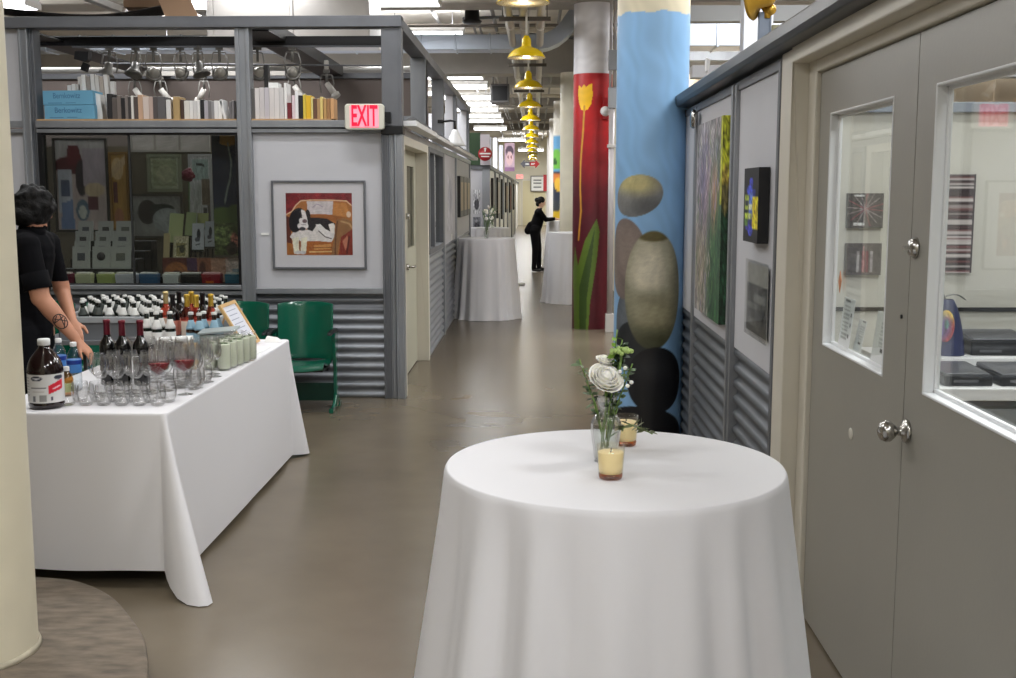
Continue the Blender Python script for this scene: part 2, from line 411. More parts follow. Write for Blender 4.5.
# tall side window
sw = structure(MB().box(-1.15, 11.45, 1.05, XL, 11.53, 2.13).box(-1.15, 13.15, 1.05, XL, 13.25, 2.13).box(-1.15, 11.53, 1.05, XL, 13.15, 1.1).box(-1.15, 11.53, 2.08, XL, 13.15, 2.13).box(-1.12, 12.1, 1.1, XL-.01, 12.2, 2.08).build('window_2', M_STEELD, bevel=.003))
MB().box(-1.11, 11.53, 1.1, -1.105, 13.15, 2.08).build('pane', M_PANE, sw)
structure(corr((XL-.02, 11.42), (XL-.02, 18.65), 0, 1.05, (1,0)).build('baseboard_side', M_CORR))
structure(MB().box(XL-.06, 13.34, 1.05, XL-.02, 18.62, 2.13).build('wall_side', M_PANEL))
structure(MB().box(-7.2, 18.75, 0, -1.2, 18.85, 2.95).build('wall_booth_end', M_PANEL))

# ----------------------------------------------------------------- second booth further down the corridor
structure(MB().box(-5, 21, 0, -.97, 21.1, 2.1).build('wall_second_booth', M_PANEL))
structure(MB().box(-.97, 20.95, 0, -.83, 21.1, 2.1).build('trim_41', M_STEEL, bevel=.003))
structure(MB().box(-5, 20.93, 2.1, -.82, 21.12, 2.17).box(-.92, 21.12, 2.1, -.82, 57.9, 2.17).build('trim_42', M_STEELD, bevel=.003))
structure(MB().box(-.9, 21.1, 0, -.86, 57.9, 2.1).build('wall_corridor', M_WHITE))
for k, y in enumerate((24,27,30.5,35,41,48)):
    structure(MB().box(-.86, y, 0, -.82, y+.14, 2.1).build('trim_%d' % (43+k), M_STEEL, bevel=.003))
structure(MB().box(-1.25, 20.9, 2.17, -1.0, 20.94, 2.75).build('trim_50', mat('dark_green_board', (44,72,42), .6)))
structure(MB().box(-1.0, 20.85, 2.17, -.83, 21.0, 2.72).build('trim_51', mat('pale_lilac_paint', (210,204,212), .6)))
structure(MB().box(-.99, 22.5, 2.17, -.86, 22.6, 2.75).box(-.96, 26, 2.17, -.86, 26.1, 2.9).box(-.95, 30, 2.17, -.84, 30.1, 2.9).build('wall_corridor_upper', mat('pale_blue_white', (214,216,228), .6)))

# ----------------------------------------------------------------- far wall door
fd = structure(MB().box(-.62, 57.93, 0, .52, 57.99, 2.25).build('door_2', mat('far_door_cream', (206,196,160), .5), bevel=.004))
MB().box(-.7, 57.94, 0, -.62, 58, 2.34).box(.52, 57.94, 0, .6, 58, 2.34).box(-.62, 57.94, 2.25, .52, 58, 2.34).box(-.04, 57.92, 0, -.02, 57.93, 2.25).build('door_frame', M_CREAM, fd)
d3 = structure(MB().box(-1.05, 57.9, 0, -.86, 57.99, 2.15).build('door_3', mat('brown_door', (150,106,60), .5), bevel=.004))

# ----------------------------------------------------------------- right wall, x 1.0
XR = 1.0
structure(MB().box(XR, 4.68, .91, XR+.04, 5.64, 2.19).box(XR, 5.78, .91, XR+.04, 7.08, 2.19).box(XR, 7.14, .91, XR+.04, 8.2, 2.19).build('wall_right_panels', M_PANEL))
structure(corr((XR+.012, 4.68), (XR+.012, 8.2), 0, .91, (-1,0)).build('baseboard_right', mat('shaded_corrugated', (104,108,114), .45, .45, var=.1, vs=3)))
structure(MB().box(XR+.03, 4.68, 0, XR+.06, 8.2, .91).build('wall_right_backing', M_STEELD))
structure(MB().box(XR-.02, 5.64, 0, XR+.05, 5.78, 2.2).box(XR-.03, 5.69, 0, XR-.018, 5.73, 2.2).build('trim_52', M_STEEL, bevel=.003))
structure(MB().box(XR-.015, 7.08, 0, XR+.05, 7.14, 2.2).build('trim_53', M_STEEL, bevel=.003))
structure(MB().box(XR-.02, 4.645, 0, XR+.05, 4.685, 2.2).build('trim_54', M_STEELD, bevel=.003))
structure(MB().box(XR-.01, 4.68, 2.17, XR+.05, 8.2, 2.215).build('trim_55', M_STEELD, bevel=.003))
# dark steel rail: angle with a rolled upper edge, casting its own shade on the wall below
r = MB().prism([(XR-.085,2.255),(XR-.075,2.232),(XR+.05,2.225),(XR+.05,2.315),(XR-.06,2.315),(XR-.085,2.30)], 'y', -4, 8.2)
structure(r.build('trim_56', mat('rail_blackened_steel', (44,46,50), .36, .6, var=.2, vs=6), bevel=.006))
structure(MB().box(XR+.35, 14.5, 0, XR+.45, 57.9, 4.3).build('wall_corridor_right', M_CREAMW))
# door frame, two leaves
XD = 1.07
structure(MB().box(XR-.015, 4.46, 0, XD+.06, 4.645, 2.225).box(XR+.05, 4.345, 0, XD+.06, 4.46, 2.225).box(XR-.015, .9, 2.17, XD+.06, 4.46, 2.225).box(XR+.05, .9, 2.125, XD+.06, 4.345, 2.17).build('trim_57', M_CREAM, bevel=.006))
def leaf(name, y0, y1, wy0, wy1, wz0, wz1):
    b = MB().box(XD, y0, .012, XD+.038, wy0, 2.12).box(XD, wy1, .012, XD+.038, y1, 2.12).box(XD, wy0, .012, XD+.038, wy1, wz0).box(XD, wy0, wz1, XD+.038, wy1, 2.12)
    o = structure(b.build(name, M_DOOR))
    t = .003
    f = MB()
    for a0, a1, c0, c1 in ((wy0-t, wy0+.006, wz0-t, wz1+t),(wy1-.006, wy1+t, wz0-t, wz1+t),(wy0, wy1, wz0-t, wz0+.006),(wy0, wy1, wz1-.006, wz1+t)):
        f.box(XD-.003, a0, c0, XD+.04, a1, c1)
    for a0, a1, c0, c1 in ((wy0, wy0+.016, wz0, wz1),(wy1-.016, wy1, wz0, wz1),(wy0, wy1, wz0, wz0+.016),(wy0, wy1, wz1-.016, wz1)):
        f.box(XD+.026, a0, c0, XD+.04, a1, c1)
    f.build('window_trim', mat('white_gloss_trim', (226,228,230), .3), o, bevel=.004)
    MB().box(XD+.034, wy0+.004, wz0+.004, XD+.037, wy1-.004, wz1-.004).build('pane', M_PANE, o)
    return o
d4 = leaf('door_4', 3.252, 4.34, 3.46, 4.185, 1.118, 1.962)
d5 = leaf('door_5', 1.6, 3.246, 2.05, 3.095, 1.128, 1.965)
# knob, deadbolt, peep hole
k = MB().lathe([(0,0),(.034,0),(.036,.004),(.03,.012),(.014,.018),(.012,.032),(.02,.038),(.03,.05),(.032,.062),(.026,.076),(.012,.084),(0,.085)], 24, (XD, 3.205, 1.0), 0, Matrix.Rotation(-PI/2, 3, 'Y'))
k.build('knob', M_CHROME, d5)
k = MB().lathe([(0,0),(.03,0),(.031,.004),(.024,.014),(.02,.02),(0,.021)], 20, (XD, 3.205, 1.525), 0, Matrix.Rotation(-PI/2, 3, 'Y'))
k.obox((XD-.026, 3.205, 1.525), (.012, .03, .008)); k.build('deadbolt', M_CHROME, d5)
MB().cyl((XD-.004, 3.30, 1.32), (XD, 3.30, 1.32), .006).build('peephole', M_BLACK, d4)
MB().ball((XD-.001, 3.77, .87), (.004,.026,.02)).build('scuff', mat('pale_scuff', (196,192,180), .7), d4)

# ----------------------------------------------------------------- room behind the doors
structure(MB().box(XR, -4, 0, XD+.06, .9, 2.225).box(XR+.05, .9, 0, XD+.06, 1.6, 2.125).build('wall_right_near', M_PANEL))
structure(MB().box(1.12, 7.2, 0, 6.5, 7.3, 2.17).build('wall_room_rear', mat('room_wall', (212,210,200), .6)))
structure(MB().box(1.12, 7.16, 2.17, 6.5, 7.32, 2.23).build('trim_58', mat('blue_grey_trim', (150,158,170), .5), bevel=.003))
structure(MB().box(1.12, 7.185, .93, 6.5, 7.2, .955).build('trim_59', M_BLACK))

# ----------------------------------------------------------------- raised concrete plinth, bottom left
pts = [(-1.19,3.25),(-1.25,3.457),(-1.31,3.639),(-1.40,3.857),(-1.505,4.031),(-1.635,4.219),(-1.74,4.33),(-1.86,4.42),(-1.97,4.46),(-2.2,4.48),(-2.6,4.42),(-3.0,4.1),(-3.2,3.5),(-3.1,2.9),(-2.7,2.4),(-2.1,2.2),(-1.6,2.35),(-1.3,2.7),(-1.2,3.0)]
sm = []
for i in range(len(pts)):   # Catmull-Rom through the outline
    p0, p1, p2, p3 = [Vector(pts[(i+q) % len(pts)]) for q in (-1,0,1,2)]
    for t in (0,.25,.5,.75): sm.append(tuple(.5*((2*p1)+(p2-p0)*t+(2*p0-5*p1+4*p2-p3)*t*t+(3*p1-p0-3*p2+p3)*t**3)))
pl = MB().prism(sm, 'z', 0, .1)
structure(pl.build('trim_60', mat('worn_concrete', (112,101,88), .7, var=.34, vs=16, bump=.3, bs=22, stretch=(.6,1.6,1)), bevel=.012))
# ================================================================= COLUMNS
def mural_column(name, cx, cy, r, ztop, paintfn, base, label, n=200, dz=.008):
    nz = int(ztop/dz); vs = []; ua = []; va = []
    for j in range(nz+1):
        for i in range(n):
            a = 2*PI*i/n - PI          # a = 0 faces -y
            vs.append((cx+r*math.sin(a), cy-r*math.cos(a), ztop*j/nz)); ua.append(a*r); va.append(ztop*j/nz)
    fs = [(j*n+i, j*n+(i+1) % n, (j+1)*n+(i+1) % n, (j+1)*n+i) for j in range(nz) for i in range(n)]
    me = bpy.data.meshes.new(name); me.from_pydata(vs, [], fs); me.materials.append(painted('pigment_45', .45))
    me.polygons.foreach_set('use_smooth', [True]*len(fs))
    o = bpy.data.objects.new(name, me); COL.objects.link(o)
    P = Paint(np.array(ua), np.array(va), base); paintfn(P); set_pigment(o, P.c)
    return tag(o, label, 'column')
# what stands at photo height is painted by its height above the floor and its arc from the front line
def blue(P):
    P.c[P.v > 2.835+.006*np.sin(P.u*23)+.004*np.sin(P.u*51)] = (222,212,186)
    def stone(cx, cy, rx, ry, base, shades, rot=0, grain=.03, seed=1):
        x = P.u-cx; y = P.v-cy; c, q = math.cos(rot), math.sin(rot)
        d = np.sqrt(((x*c+y*q)/rx)**2+((-x*q+y*c)/ry)**2); m = np.clip((1-d)/.03+.5, 0, 1)[:, None]
        old = P.c.copy(); P.c[:] = base
        for a in shades: P.ell(*a[:5], soft=a[5], a=a[6])
        P.noise(grain, 5, 5, seed); P.noise(grain*.6, 16, 13, seed+3)
        P.c = old*(1-m)+P.c*m
    stone(-.20, .79, .10, .22, (92,98,106), [(-.18,.86,.06,.12,(120,126,132),1.2,.7)])
    stone(-.21, 1.235, .17, .27, (124,110,104), [(-.2,1.3,.08,.14,(150,136,126),1.3,.7)], seed=2)
    stone(-.13, .66, .16, .16, (44,46,48), [], seed=3)
    stone(-.125, 1.655, .185, .135, (118,118,118), [(-.14,1.74,.16,.08,(196,184,128),.9,.9),(-.2,1.62,.1,.06,(142,142,138),1.2,.6),(-.03,1.58,.12,.05,(84,84,84),1.2,.7)], .25, seed=4)
    stone(.0, 1.03, .205, .395, (118,116,94), [(-.03,1.14,.14,.24,(230,222,198),1.1,.95),(.04,.86,.14,.13,(176,168,134),1.2,.8),(-.02,.98,.16,.06,(120,118,92),1.3,.5),(.0,.68,.2,.09,(66,68,44),1.2,.8),(.0,1.40,.115,.045,(96,86,48),.25,1)], seed=5, grain=.035)
    stone(.03, .425, .205, .225, (22,22,26), [(.0,.50,.10,.07,(56,56,60),1.4,.6)], seed=6)
    stone(-.08, .03, .34, .215, (19,19,23), [], seed=7)
    P.noise(.03, 1.1, .9, 3)
mural_column('column', .785, 7.74, .24, 4.4, blue, (140,184,226), 'round column painted sky blue with a mural of stacked stones', 220, .008)
def red(P):
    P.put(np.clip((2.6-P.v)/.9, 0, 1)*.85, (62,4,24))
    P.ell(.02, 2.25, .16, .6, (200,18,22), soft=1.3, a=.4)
    P.poly([(-.205,2.950),(-.185,2.950),(-.16,2.920),(-.135,2.950),(-.115,2.955),(-.095,2.925),(-.06,2.955),(-.02,2.965),(-.012,2.825),(-.03,2.725),(-.07,2.665),(-.115,2.645),(-.16,2.665),(-.19,2.735),(-.21,2.835)], (244,190,20))
    P.line([(-.115,2.7),(-.13,2.4),(-.16,2.05),(-.165,1.75),(-.15,1.45),(-.185,1.1)], .026, (196,140,40))
    P.poly([(-.26,0),(-.30,.7),(-.25,1.02),(-.19,.78),(-.09,1.1),(.05,1.36),(.09,1.2),(.05,.8),(-.02,.35),(-.04,0)], (88,112,36))
    P.poly([(-.16,0),(-.17,.5),(-.05,.95),(.03,1.25),(-.01,.8),(-.06,.4),(-.07,0)], (52,74,26))
    P.put((P.v > 3.09)*1.0, (228,226,230))
    P.noise(.03, 1, .8, 5)
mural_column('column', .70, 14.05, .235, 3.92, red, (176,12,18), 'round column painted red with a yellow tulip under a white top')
def plainc(P): P.noise(.02, .8, .8, 2)
mural_column('column', .68, 20.2, .24, 3.74, plainc, (226,220,200), 'plain cream round column behind the red tulip column', 48, .1)
def multi(P):
    P.put((P.v < 2.98)*1.0, (96,156,200)); P.ell(-.2,2.42,.3,.22,(110,180,70)); P.ell(-.26,2.36,.1,.08,(40,90,40)); P.rect(-9,1.4,9,2.16,(48,54,72)); P.ell(-.2,2.0,.2,.12,(206,120,60)); P.ell(-.12,1.86,.14,.16,(224,178,60)); P.rect(-9,.75,9,1.36,(214,176,40)); P.ell(-.25,1.36,.2,.14,(60,64,70)); P.rect(-9,0,9,.75,(60,64,60))
mural_column('column', .66, 26.4, .24, 3.74, multi, (232,226,214), 'far column painted in blue, green and yellow bands', 48, .05)
for y, lab in ((32.6,'white column just past the colour banded column'),(38.8,'farthest white round column in the corridor')):
    mural_column('column', .64, y, .24, 3.74, plainc, (240,236,232), lab, 40, .2)
mural_column('column', -1.985, 3.7, .25, 4.4, plainc, (222,214,190), 'thick cream column close at the left edge, standing on the concrete plinth', 96, .1)
o = MB().lathe([(.25,.1),(.262,.1),(.258,.112),(.252,.12),(.25,.12)], 48, (-1.985,3.7,0), closed=True)
tag(o.build('column_collar', mat('worn_base_collar', (176,168,148), .7, var=.2)), 'worn mortar ring around the foot of the near cream column', 'collar')
# square white column beyond the right wall
tag(MB().box(1.49, 8.3, 0, 1.69, 8.5, 4.4).box(1.48, 8.29, 0, 1.505, 8.32, 4.4).build('column', mat('white_column', (226,228,236), .6), bevel=.006), 'square white column rising behind the right-hand wall', 'column')

# ================================================================= CEILING SERVICES
for k, (x, lab) in enumerate(((-.31,'left of the three pipes above the yellow lamps'),(-.14,'middle of the three pipes above the yellow lamps'),(.06,'right of the three pipes above the yellow lamps'))):
    b = MB().tube([(x, 4, 3.68), (x, 57.9, 3.68)], .048, 14)
    for y in range(8, 56, 6): b.cyl((x, y, 3.68), (x, y+.12, 3.68), .058, n=14)
    tag(b.build('ceiling_pipe', mat('pipe_offwhite', (206,202,194), .4, .2)), 'off-white service pipe, '+lab, 'pipe', 'pipes above the yellow lamps')
HB = MB().box(-.29, -.02, -.025, .29, .02, .02)
for sx in (-.25,.25): HB.cyl((sx, 0, 0), (sx, 0, .74), .006, n=8)
h0 = HB.build('pipe_hanger', mat('hanger_steel', (92,86,80), .5, .5))
names = ['first','second','third','fourth','fifth','sixth','seventh','eighth','ninth','tenth','eleventh','twelfth','thirteenth','fourteenth']
for k, (x0, x1, y, z, r_, lab) in enumerate(((-3.4,2.2,15.2,4.22,.03,'level cross pipe just beyond the first ceiling beam'),(-2.6,1.8,17.0,4.1,.025,'level cross pipe behind the air duct'),(-3.0,2.5,18.6,4.25,.04,'thick level cross pipe before the second ceiling beam'),(-2.4,1.6,22.0,4.12,.035,'level cross pipe just past the second ceiling beam'),(-2.2,1.4,24.3,4.2,.03,'level cross pipe between two far ceiling lights'),(-2.5,1.8,29.2,4.1,.04,'farthest level cross pipe along the corridor ceiling'))):
    b = MB().tube([(x0, y, z), (x1, y, z)], r_, 10)
    for x in (x0+.3, (x0+x1)/2, x1-.3): b.cyl((x, y, z), (x, y, 4.4), .007, n=6)
    tag(b.build('ceiling_pipe', mat('cross_pipe_%d' % (k % 3), [(176,170,162),(120,114,108),(206,198,184)][k % 3], .45, .2)), lab, 'pipe', 'cross pipes')
for k, (x, y, L_, rz_, lab) in enumerate(((-.62,16.9,1.6,.5,'slanting dark brace under the ceiling left of the lamps'),(.22,18.9,1.5,-.6,'slanting dark brace under the ceiling right of the lamps'),(-.75,22.8,1.6,.8,'far slanting dark brace under the ceiling'))):
    q = Vector((math.sin(rz_)*L_/2, math.cos(rz_)*L_/2, .12))
    tag(MB().tube([Vector((x,y,4.2))-q, Vector((x,y,4.2))+q], .022, 8).build('ceiling_brace', M_STEELD), lab, 'brace')
t = thing('ceiling_unit', 'dark boxy heater unit hung under the ceiling between the lamps and the lights', 'heater', (-.75,24.6,3.55))
MB().box(-.2,-.25,0,.2,.25,.4).build('housing', mat('heater_grey', (92,90,90), .5, .3), t, bevel=.02); MB().box(-.16,-.262,.05,.16,-.25,.35).build('grille', M_BLACKST, t)
for q in (-.15,.15): MB().cyl((q,0,.4),(q,0,.85),.012,n=8).build('hanger_rod', M_STEELD, t)
for k, y in enumerate((8.9,13.05,17.7,22.2,26,31.5)):
    o = h0 if k == 0 else copy_tree(h0)
    o.location = (-.12, y, 3.61); tag(o, names[k]+' dark trapeze hanger along the three ceiling pipes, counted from the camera', 'hanger', 'pipe hangers')
# yellow pendants
def pendant():
    t = thing('pendant_lamp', '', 'lamp')
    prof = [(.016,.245),(.03,.24),(.034,.222),(.046,.215),(.05,.20),(.056,.128),(.066,.118),(.10,.108),(.14,.09),(.172,.064),(.195,.034),(.21,.008),(.214,0)]
    inner = [(r-.006 if r > .03 else r-.004, z-.006) for r, z in prof][::-1]; inner[0] = (.210, .0)
    MB().lathe(prof, 40).build('lamp_shade', M_YELLOW, t)
    MB().lathe([(a, b_) for a, b_ in inner], 40).build('reflector', M_LAMPIN, t)
    MB().cyl((0,0,.24), (0,0,1.2), .012, n=10).build('stem', M_WHITE, t)
    MB().ball((0,0,.09), (.035,.035,.05), 12).build('bulb', emission('lamp_bulb', (255,250,225), 1.2), t)
    return t
p0 = pendant()
for k in range(13):
    o = p0 if k == 0 else copy_tree(p0)
    o.location = (-.10, 9.2+3.68*k, 3.16)
    li = bpy.data.lights.new('corridor_fill', 'POINT'); li.energy = 2.5; li.shadow_soft_size = .04; li.color = (1,.97,.9)  # point light added to brighten the corridor; the pendant itself is unlit
    lo = bpy.data.objects.new('corridor_fill', li); COL.objects.link(lo); lo.location = (-.10, 9.2+3.68*k, 3.135)
    tag(o, names[k]+' yellow barn pendant lamp along the corridor, counted from the camera', 'lamp', 'yellow pendant lamps')
# rectangular duct across the corridor, turning up at its right end
b = MB()
sec = [(-7, 3.62), (.05, 3.62)]
def ductseg(c0, c1, h=.2, d=.42):
    (x0, z0, ux, uz), (x1, z1, vx, vz) = c0, c1
    q = lambda x, z, nx, nz, y: (x+nx, y, z+nz)
    A = [(x0-ux*h/2, 15.75, z0-uz*h/2), (x0+ux*h/2, 15.75, z0+uz*h/2), (x0+ux*h/2, 15.75+d, z0+uz*h/2), (x0-ux*h/2, 15.75+d, z0-uz*h/2)]
    B = [(x1-vx*h/2, 15.75, z1-vz*h/2), (x1+vx*h/2, 15.75, z1+vz*h/2), (x1+vx*h/2, 15.75+d, z1+vz*h/2), (x1-vx*h/2, 15.75+d, z1-vz*h/2)]
    b.hex8(A, B)
x = -7.2
while x < 0: ductseg((x, 3.705, 0, 1), (min(x+.47, .02), 3.705, 0, 1)); b.box(min(x+.47,.02)-.012, 15.735, 3.593, min(x+.47,.02)+.012, 16.185, 3.817); x += .47
arc = [(.02, 3.705, 0, 1)]
for a in (15, 30, 45, 55): arc.append((.02+.5*math.sin(math.radians(a)), 3.705+.5*(1-math.cos(math.radians(a))), -math.sin(math.radians(a)), math.cos(math.radians(a))))
for c0, c1 in zip(arc, arc[1:]): ductseg(c0, c1)
e = arc[-1]; L = .42; ductseg(e, (e[0]+L*e[3], e[1]-L*e[2], e[2], e[3]))
tag(b.build('ceiling_duct', M_GALV, bevel=.006), 'galvanised rectangular air duct crossing the corridor and bending up at the column', 'duct')
tag(MB().box(-3.45, 12.2, 3.27, -1.75, 13.1, 3.9).box(-3.47, 12.18, 3.25, -3.4, 13.12, 3.92).box(-2.6, 12.19, 3.26, -2.55, 13.11, 3.91).build('ceiling_duct', mat('duct_dull', (164,160,156), .3, .6, var=.15, vs=2), bevel=.01), 'wide dull metal duct above the left booth roof', 'duct')
# exposed conduits along the ceiling
for k, (x, z, r_) in enumerate(((-.95,4.2,.02),(-.86,4.2,.02),(-.62,4.25,.03),(.35,4.22,.025),(-4.25,3.95,.04),(-1.5,4.3,.03))):
    tag(MB().tube([(x, 6, z), (x, 57, z)], r_, 10).build('conduit', mat('conduit_grey', (150,148,146), .4, .4)), ['thin grey conduit along the ceiling left of the lamps','second thin grey conduit along the ceiling beside its twin','grey conduit close to the ceiling slab left of the pipes','grey conduit near the ceiling right of the pipes','thick grey pipe over the left booth','grey pipe above the booth side wall'][k], 'conduit', 'ceiling conduits')
# small things under the slab
tag(MB().lathe([(0,0),(.11,0),(.13,.03),(.1,.05),(.09,.2),(.0,.2)], 20, (-.82,15.0,3.84)).cyl((-.82,15.0,4.04),(-.82,15.0,4.4),.02).build('ceiling_speaker', M_BLACK), 'black round ceiling speaker hanging beyond the first beam', 'speaker')
# fluorescent fixtures
def fluo(L=1.22):
    t = thing('fluorescent_light', '', 'light')
    MB().prism([(-.2,.005),(-.2,.0),(.2,.0),(.2,.005),(.06,.09),(-.06,.09)], 'x', -L/2, L/2).build('housing', mat('fixture_white', (236,238,240), .35), t)
    MB().prism([(-.19,.0),(-.185,-.05),(-.16,-.06),(-.135,-.05),(-.13,.0)], 'x', -L/2+.02, L/2-.02).build('tube', M_TUBE, t)
    MB().prism([(.19,.0),(.185,-.05),(.16,-.06),(.135,-.05),(.13,.0)], 'x', -L/2+.02, L/2-.02).build('tube', M_TUBE, t)
    for q in (-1, 1): MB().box(q*(L/2-.01)-.01,-.2,-.06,q*(L/2-.01)+.01,.2,.004).build('end_cap', M_WHITE, t)
    for q in (-1, 1): MB().cyl((q*L*.35,0,.09),(q*L*.35,0,.3),.006,n=6).build('hanger_rod', M_STEELD, t)
    return t
f0 = fluo()
POW = 1.6
def lamp_light(x, y, z, sx, sy, w, c=(.97,.985,1)):
    li = bpy.data.lights.new('tube_and_fill_glow', 'AREA'); li.shape = 'RECTANGLE'; li.size = sx; li.size_y = sy; li.energy = w*POW; li.color = c
    o = bpy.data.objects.new('tube_and_fill_glow', li); COL.objects.link(o); o.location = (x, y, z)
    return o
def put_fluo(k, x, y, z, lab, w, rz=0):
    o = f0 if k == 0 else copy_tree(f0)
    o.location = (x, y, z); o.rotation_euler = (0,0,rz); tag(o, lab, 'light', 'fluorescent ceiling lights')
    if w:
        l_ = lamp_light(x, y, z-.065, 1.2, .3, w); l_.rotation_euler = (0,0,rz)
        l_ = lamp_light(x, y, z+.1, 1.2, .3, w*(.45 if y < 20 else .15)); l_.rotation_euler = (PI,0,rz)  # extra upward light added above the housing to brighten the ceiling
k = 0
seq = [(-1.70,13.3,3.87),(-1.66,17.2,4.02),(-1.65,23.2,4.0),(-1.65,25.3,4.0),(-1.64,28.2,4.0),(-1.64,30.2,4.0),(-1.64,32.3,4.0),(-1.64,34.9,4.0),(-1.64,37.5,4.0),(-1.64,42,4.0),(-1.0,50,3.95),(-.2,54,3.66)]
for q, (x, y, z) in enumerate(seq):
    put_fluo(k, x, y, z, names[q]+' fluorescent light in the row over the booth side, counted from the camera', 34 if y < 20 else (38 if y < 45 else 75)); k += 1
put_fluo(k, -3.75, 13.3, 3.85, 'fluorescent light above the display window of the left booth', 34); k += 1
put_fluo(k, -6.4, 13.3, 3.85, 'fluorescent light far left above the booth roof', 34); k += 1
for q, (x, y) in enumerate(((-3.2,18.2),(-5.4,18.2),(-2.9,22.2),(-5.2,22.2),(-3.0,27),(-5.4,27))):
    put_fluo(k, x, y, 4.0, ['nearer light seen through the left booth roof on the right','nearer light seen through the left booth roof on the left','second light behind the booth roof on the right','second light behind the booth roof on the left','third light behind the booth roof on the right','third light behind the booth roof on the left'][q], 30); k += 1
for q, (x, y) in enumerate(((2.6,11.2),(2.7,14.6),(2.9,18.5),(3.4,24),(4.2,9.6),(5.2,12.5))):
    put_fluo(k, x, y, 4.0, ['nearest light beyond the right wall next to the blue column','second light beyond the right wall next to the blue column','third light beyond the right wall next to the blue column','farthest light beyond the right wall next to the blue column','light above the room behind the doors, towards the square column','light far right above the room behind the doors'][q], 36); k += 1
# unseen lights: the rows carried on, plus fill added for cloth fronts and booth
for x, y, w_ in ((-1.9,1.0,16),(-2.2,4.2,13),(-3.9,6.6,20),(-1.5,8.0,15),(2.0,.6,26),(2.4,3.4,44),(.3,-1.5,27),(-2.0,-2.2,24),(1.6,-2.6,12),(2.2,7.6,26),(-3.2,10.7,30),(-5.2,10.7,26),(3.2,6.0,16),(-.2,6.2,16)):
    lamp_light(x, y, 4.05, 1.2, .3, w_); lamp_light(x, y, 4.15, 1.2, .3, w_*.3).rotation_euler = (PI,0,0)

# beyond the right wall: level ducts and shelving under the ceiling
b = MB().box(1.1, 13.0, 3.3, 8, 13.5, 3.62)
for x in np.arange(1.4, 8, .62): b.box(x, 12.985, 3.285, x+.03, 13.51, 3.635)
tag(b.build('ceiling_duct', M_GALV, bevel=.006), 'blue-grey duct seen over the right wall beside the blue column', 'duct')
tag(MB().box(1.1,10.6,3.22,8,10.75,3.27).box(1.1,10.6,3.27,8,10.62,3.36).build('ceiling_rail', mat('tray_grey', (170,172,174), .5, .3)), 'grey cable tray over the right wall beside the blue column', 'tray')
tag(MB().box(1.1,16.6,3.05,8,16.75,3.18).box(1.1,16.6,3.55,8,16.75,3.68).build('ceiling_rail', M_STEEL), 'pair of steel rails crossing behind the right wall ducts', 'rail')
structure(MB().box(1.3, 20.5, 0, 11, 20.6, 4.4).build('wall_right_far', M_CREAMW))
tag(MB().box(1.3,9.6,2.62,8,9.75,2.72).build('ceiling_rail', M_PANEL, bevel=.004), 'pale horizontal rail just above the right wall top', 'rail')
b = MB()
for x in np.arange(1.6, 7.5, .55): b.box(x, 15.2, 2.75, x+.05, 15.25, 3.2)
b.box(1.3, 15.26, 2.72, 7.6, 15.3, 3.22)
tag(b.build('hanging_screen', mat('warm_slats', (214,196,172), .6)), 'warm-toned slatted screen seen over the right wall', 'screen')
# ================================================================= LEFT BOOTH: things on it
# exit sign
t = thing('exit_sign', 'lit red and white EXIT sign on the corner post of the left booth', 'sign', (-1.342, 9.02, 2.266))
b = MB(); b.prism([(-.155,-.085),(-.14,-.1),(.14,-.1),(.155,-.085),(.155,.085),(.14,.1),(-.14,.1),(-.155,.085)], 'y', -.025, .03)
b.build('sign_body', mat('sign_body_ivory', (214,212,198), .4), t, bevel=.008)
MB().box(-.112,-.029,-.082,.112,-.025,.082).build('lit_face', mat('lit_pink_face', (250,160,172), .4, emit=(255,120,145), es=.62), t)
text_mb('EXIT', .2, 0, .002, None, Matrix.Translation((0,-.032,0)) @ Matrix.Diagonal((1,1,1.12,1)), .205, .004).build('lettering', mat('lit_red_letters', (215,10,50), .4, emit=(225,12,55), es=.7), t)
MB().box(.13,.03,-.04,.2,.07,.04).build('bracket', M_BLACKST, t)

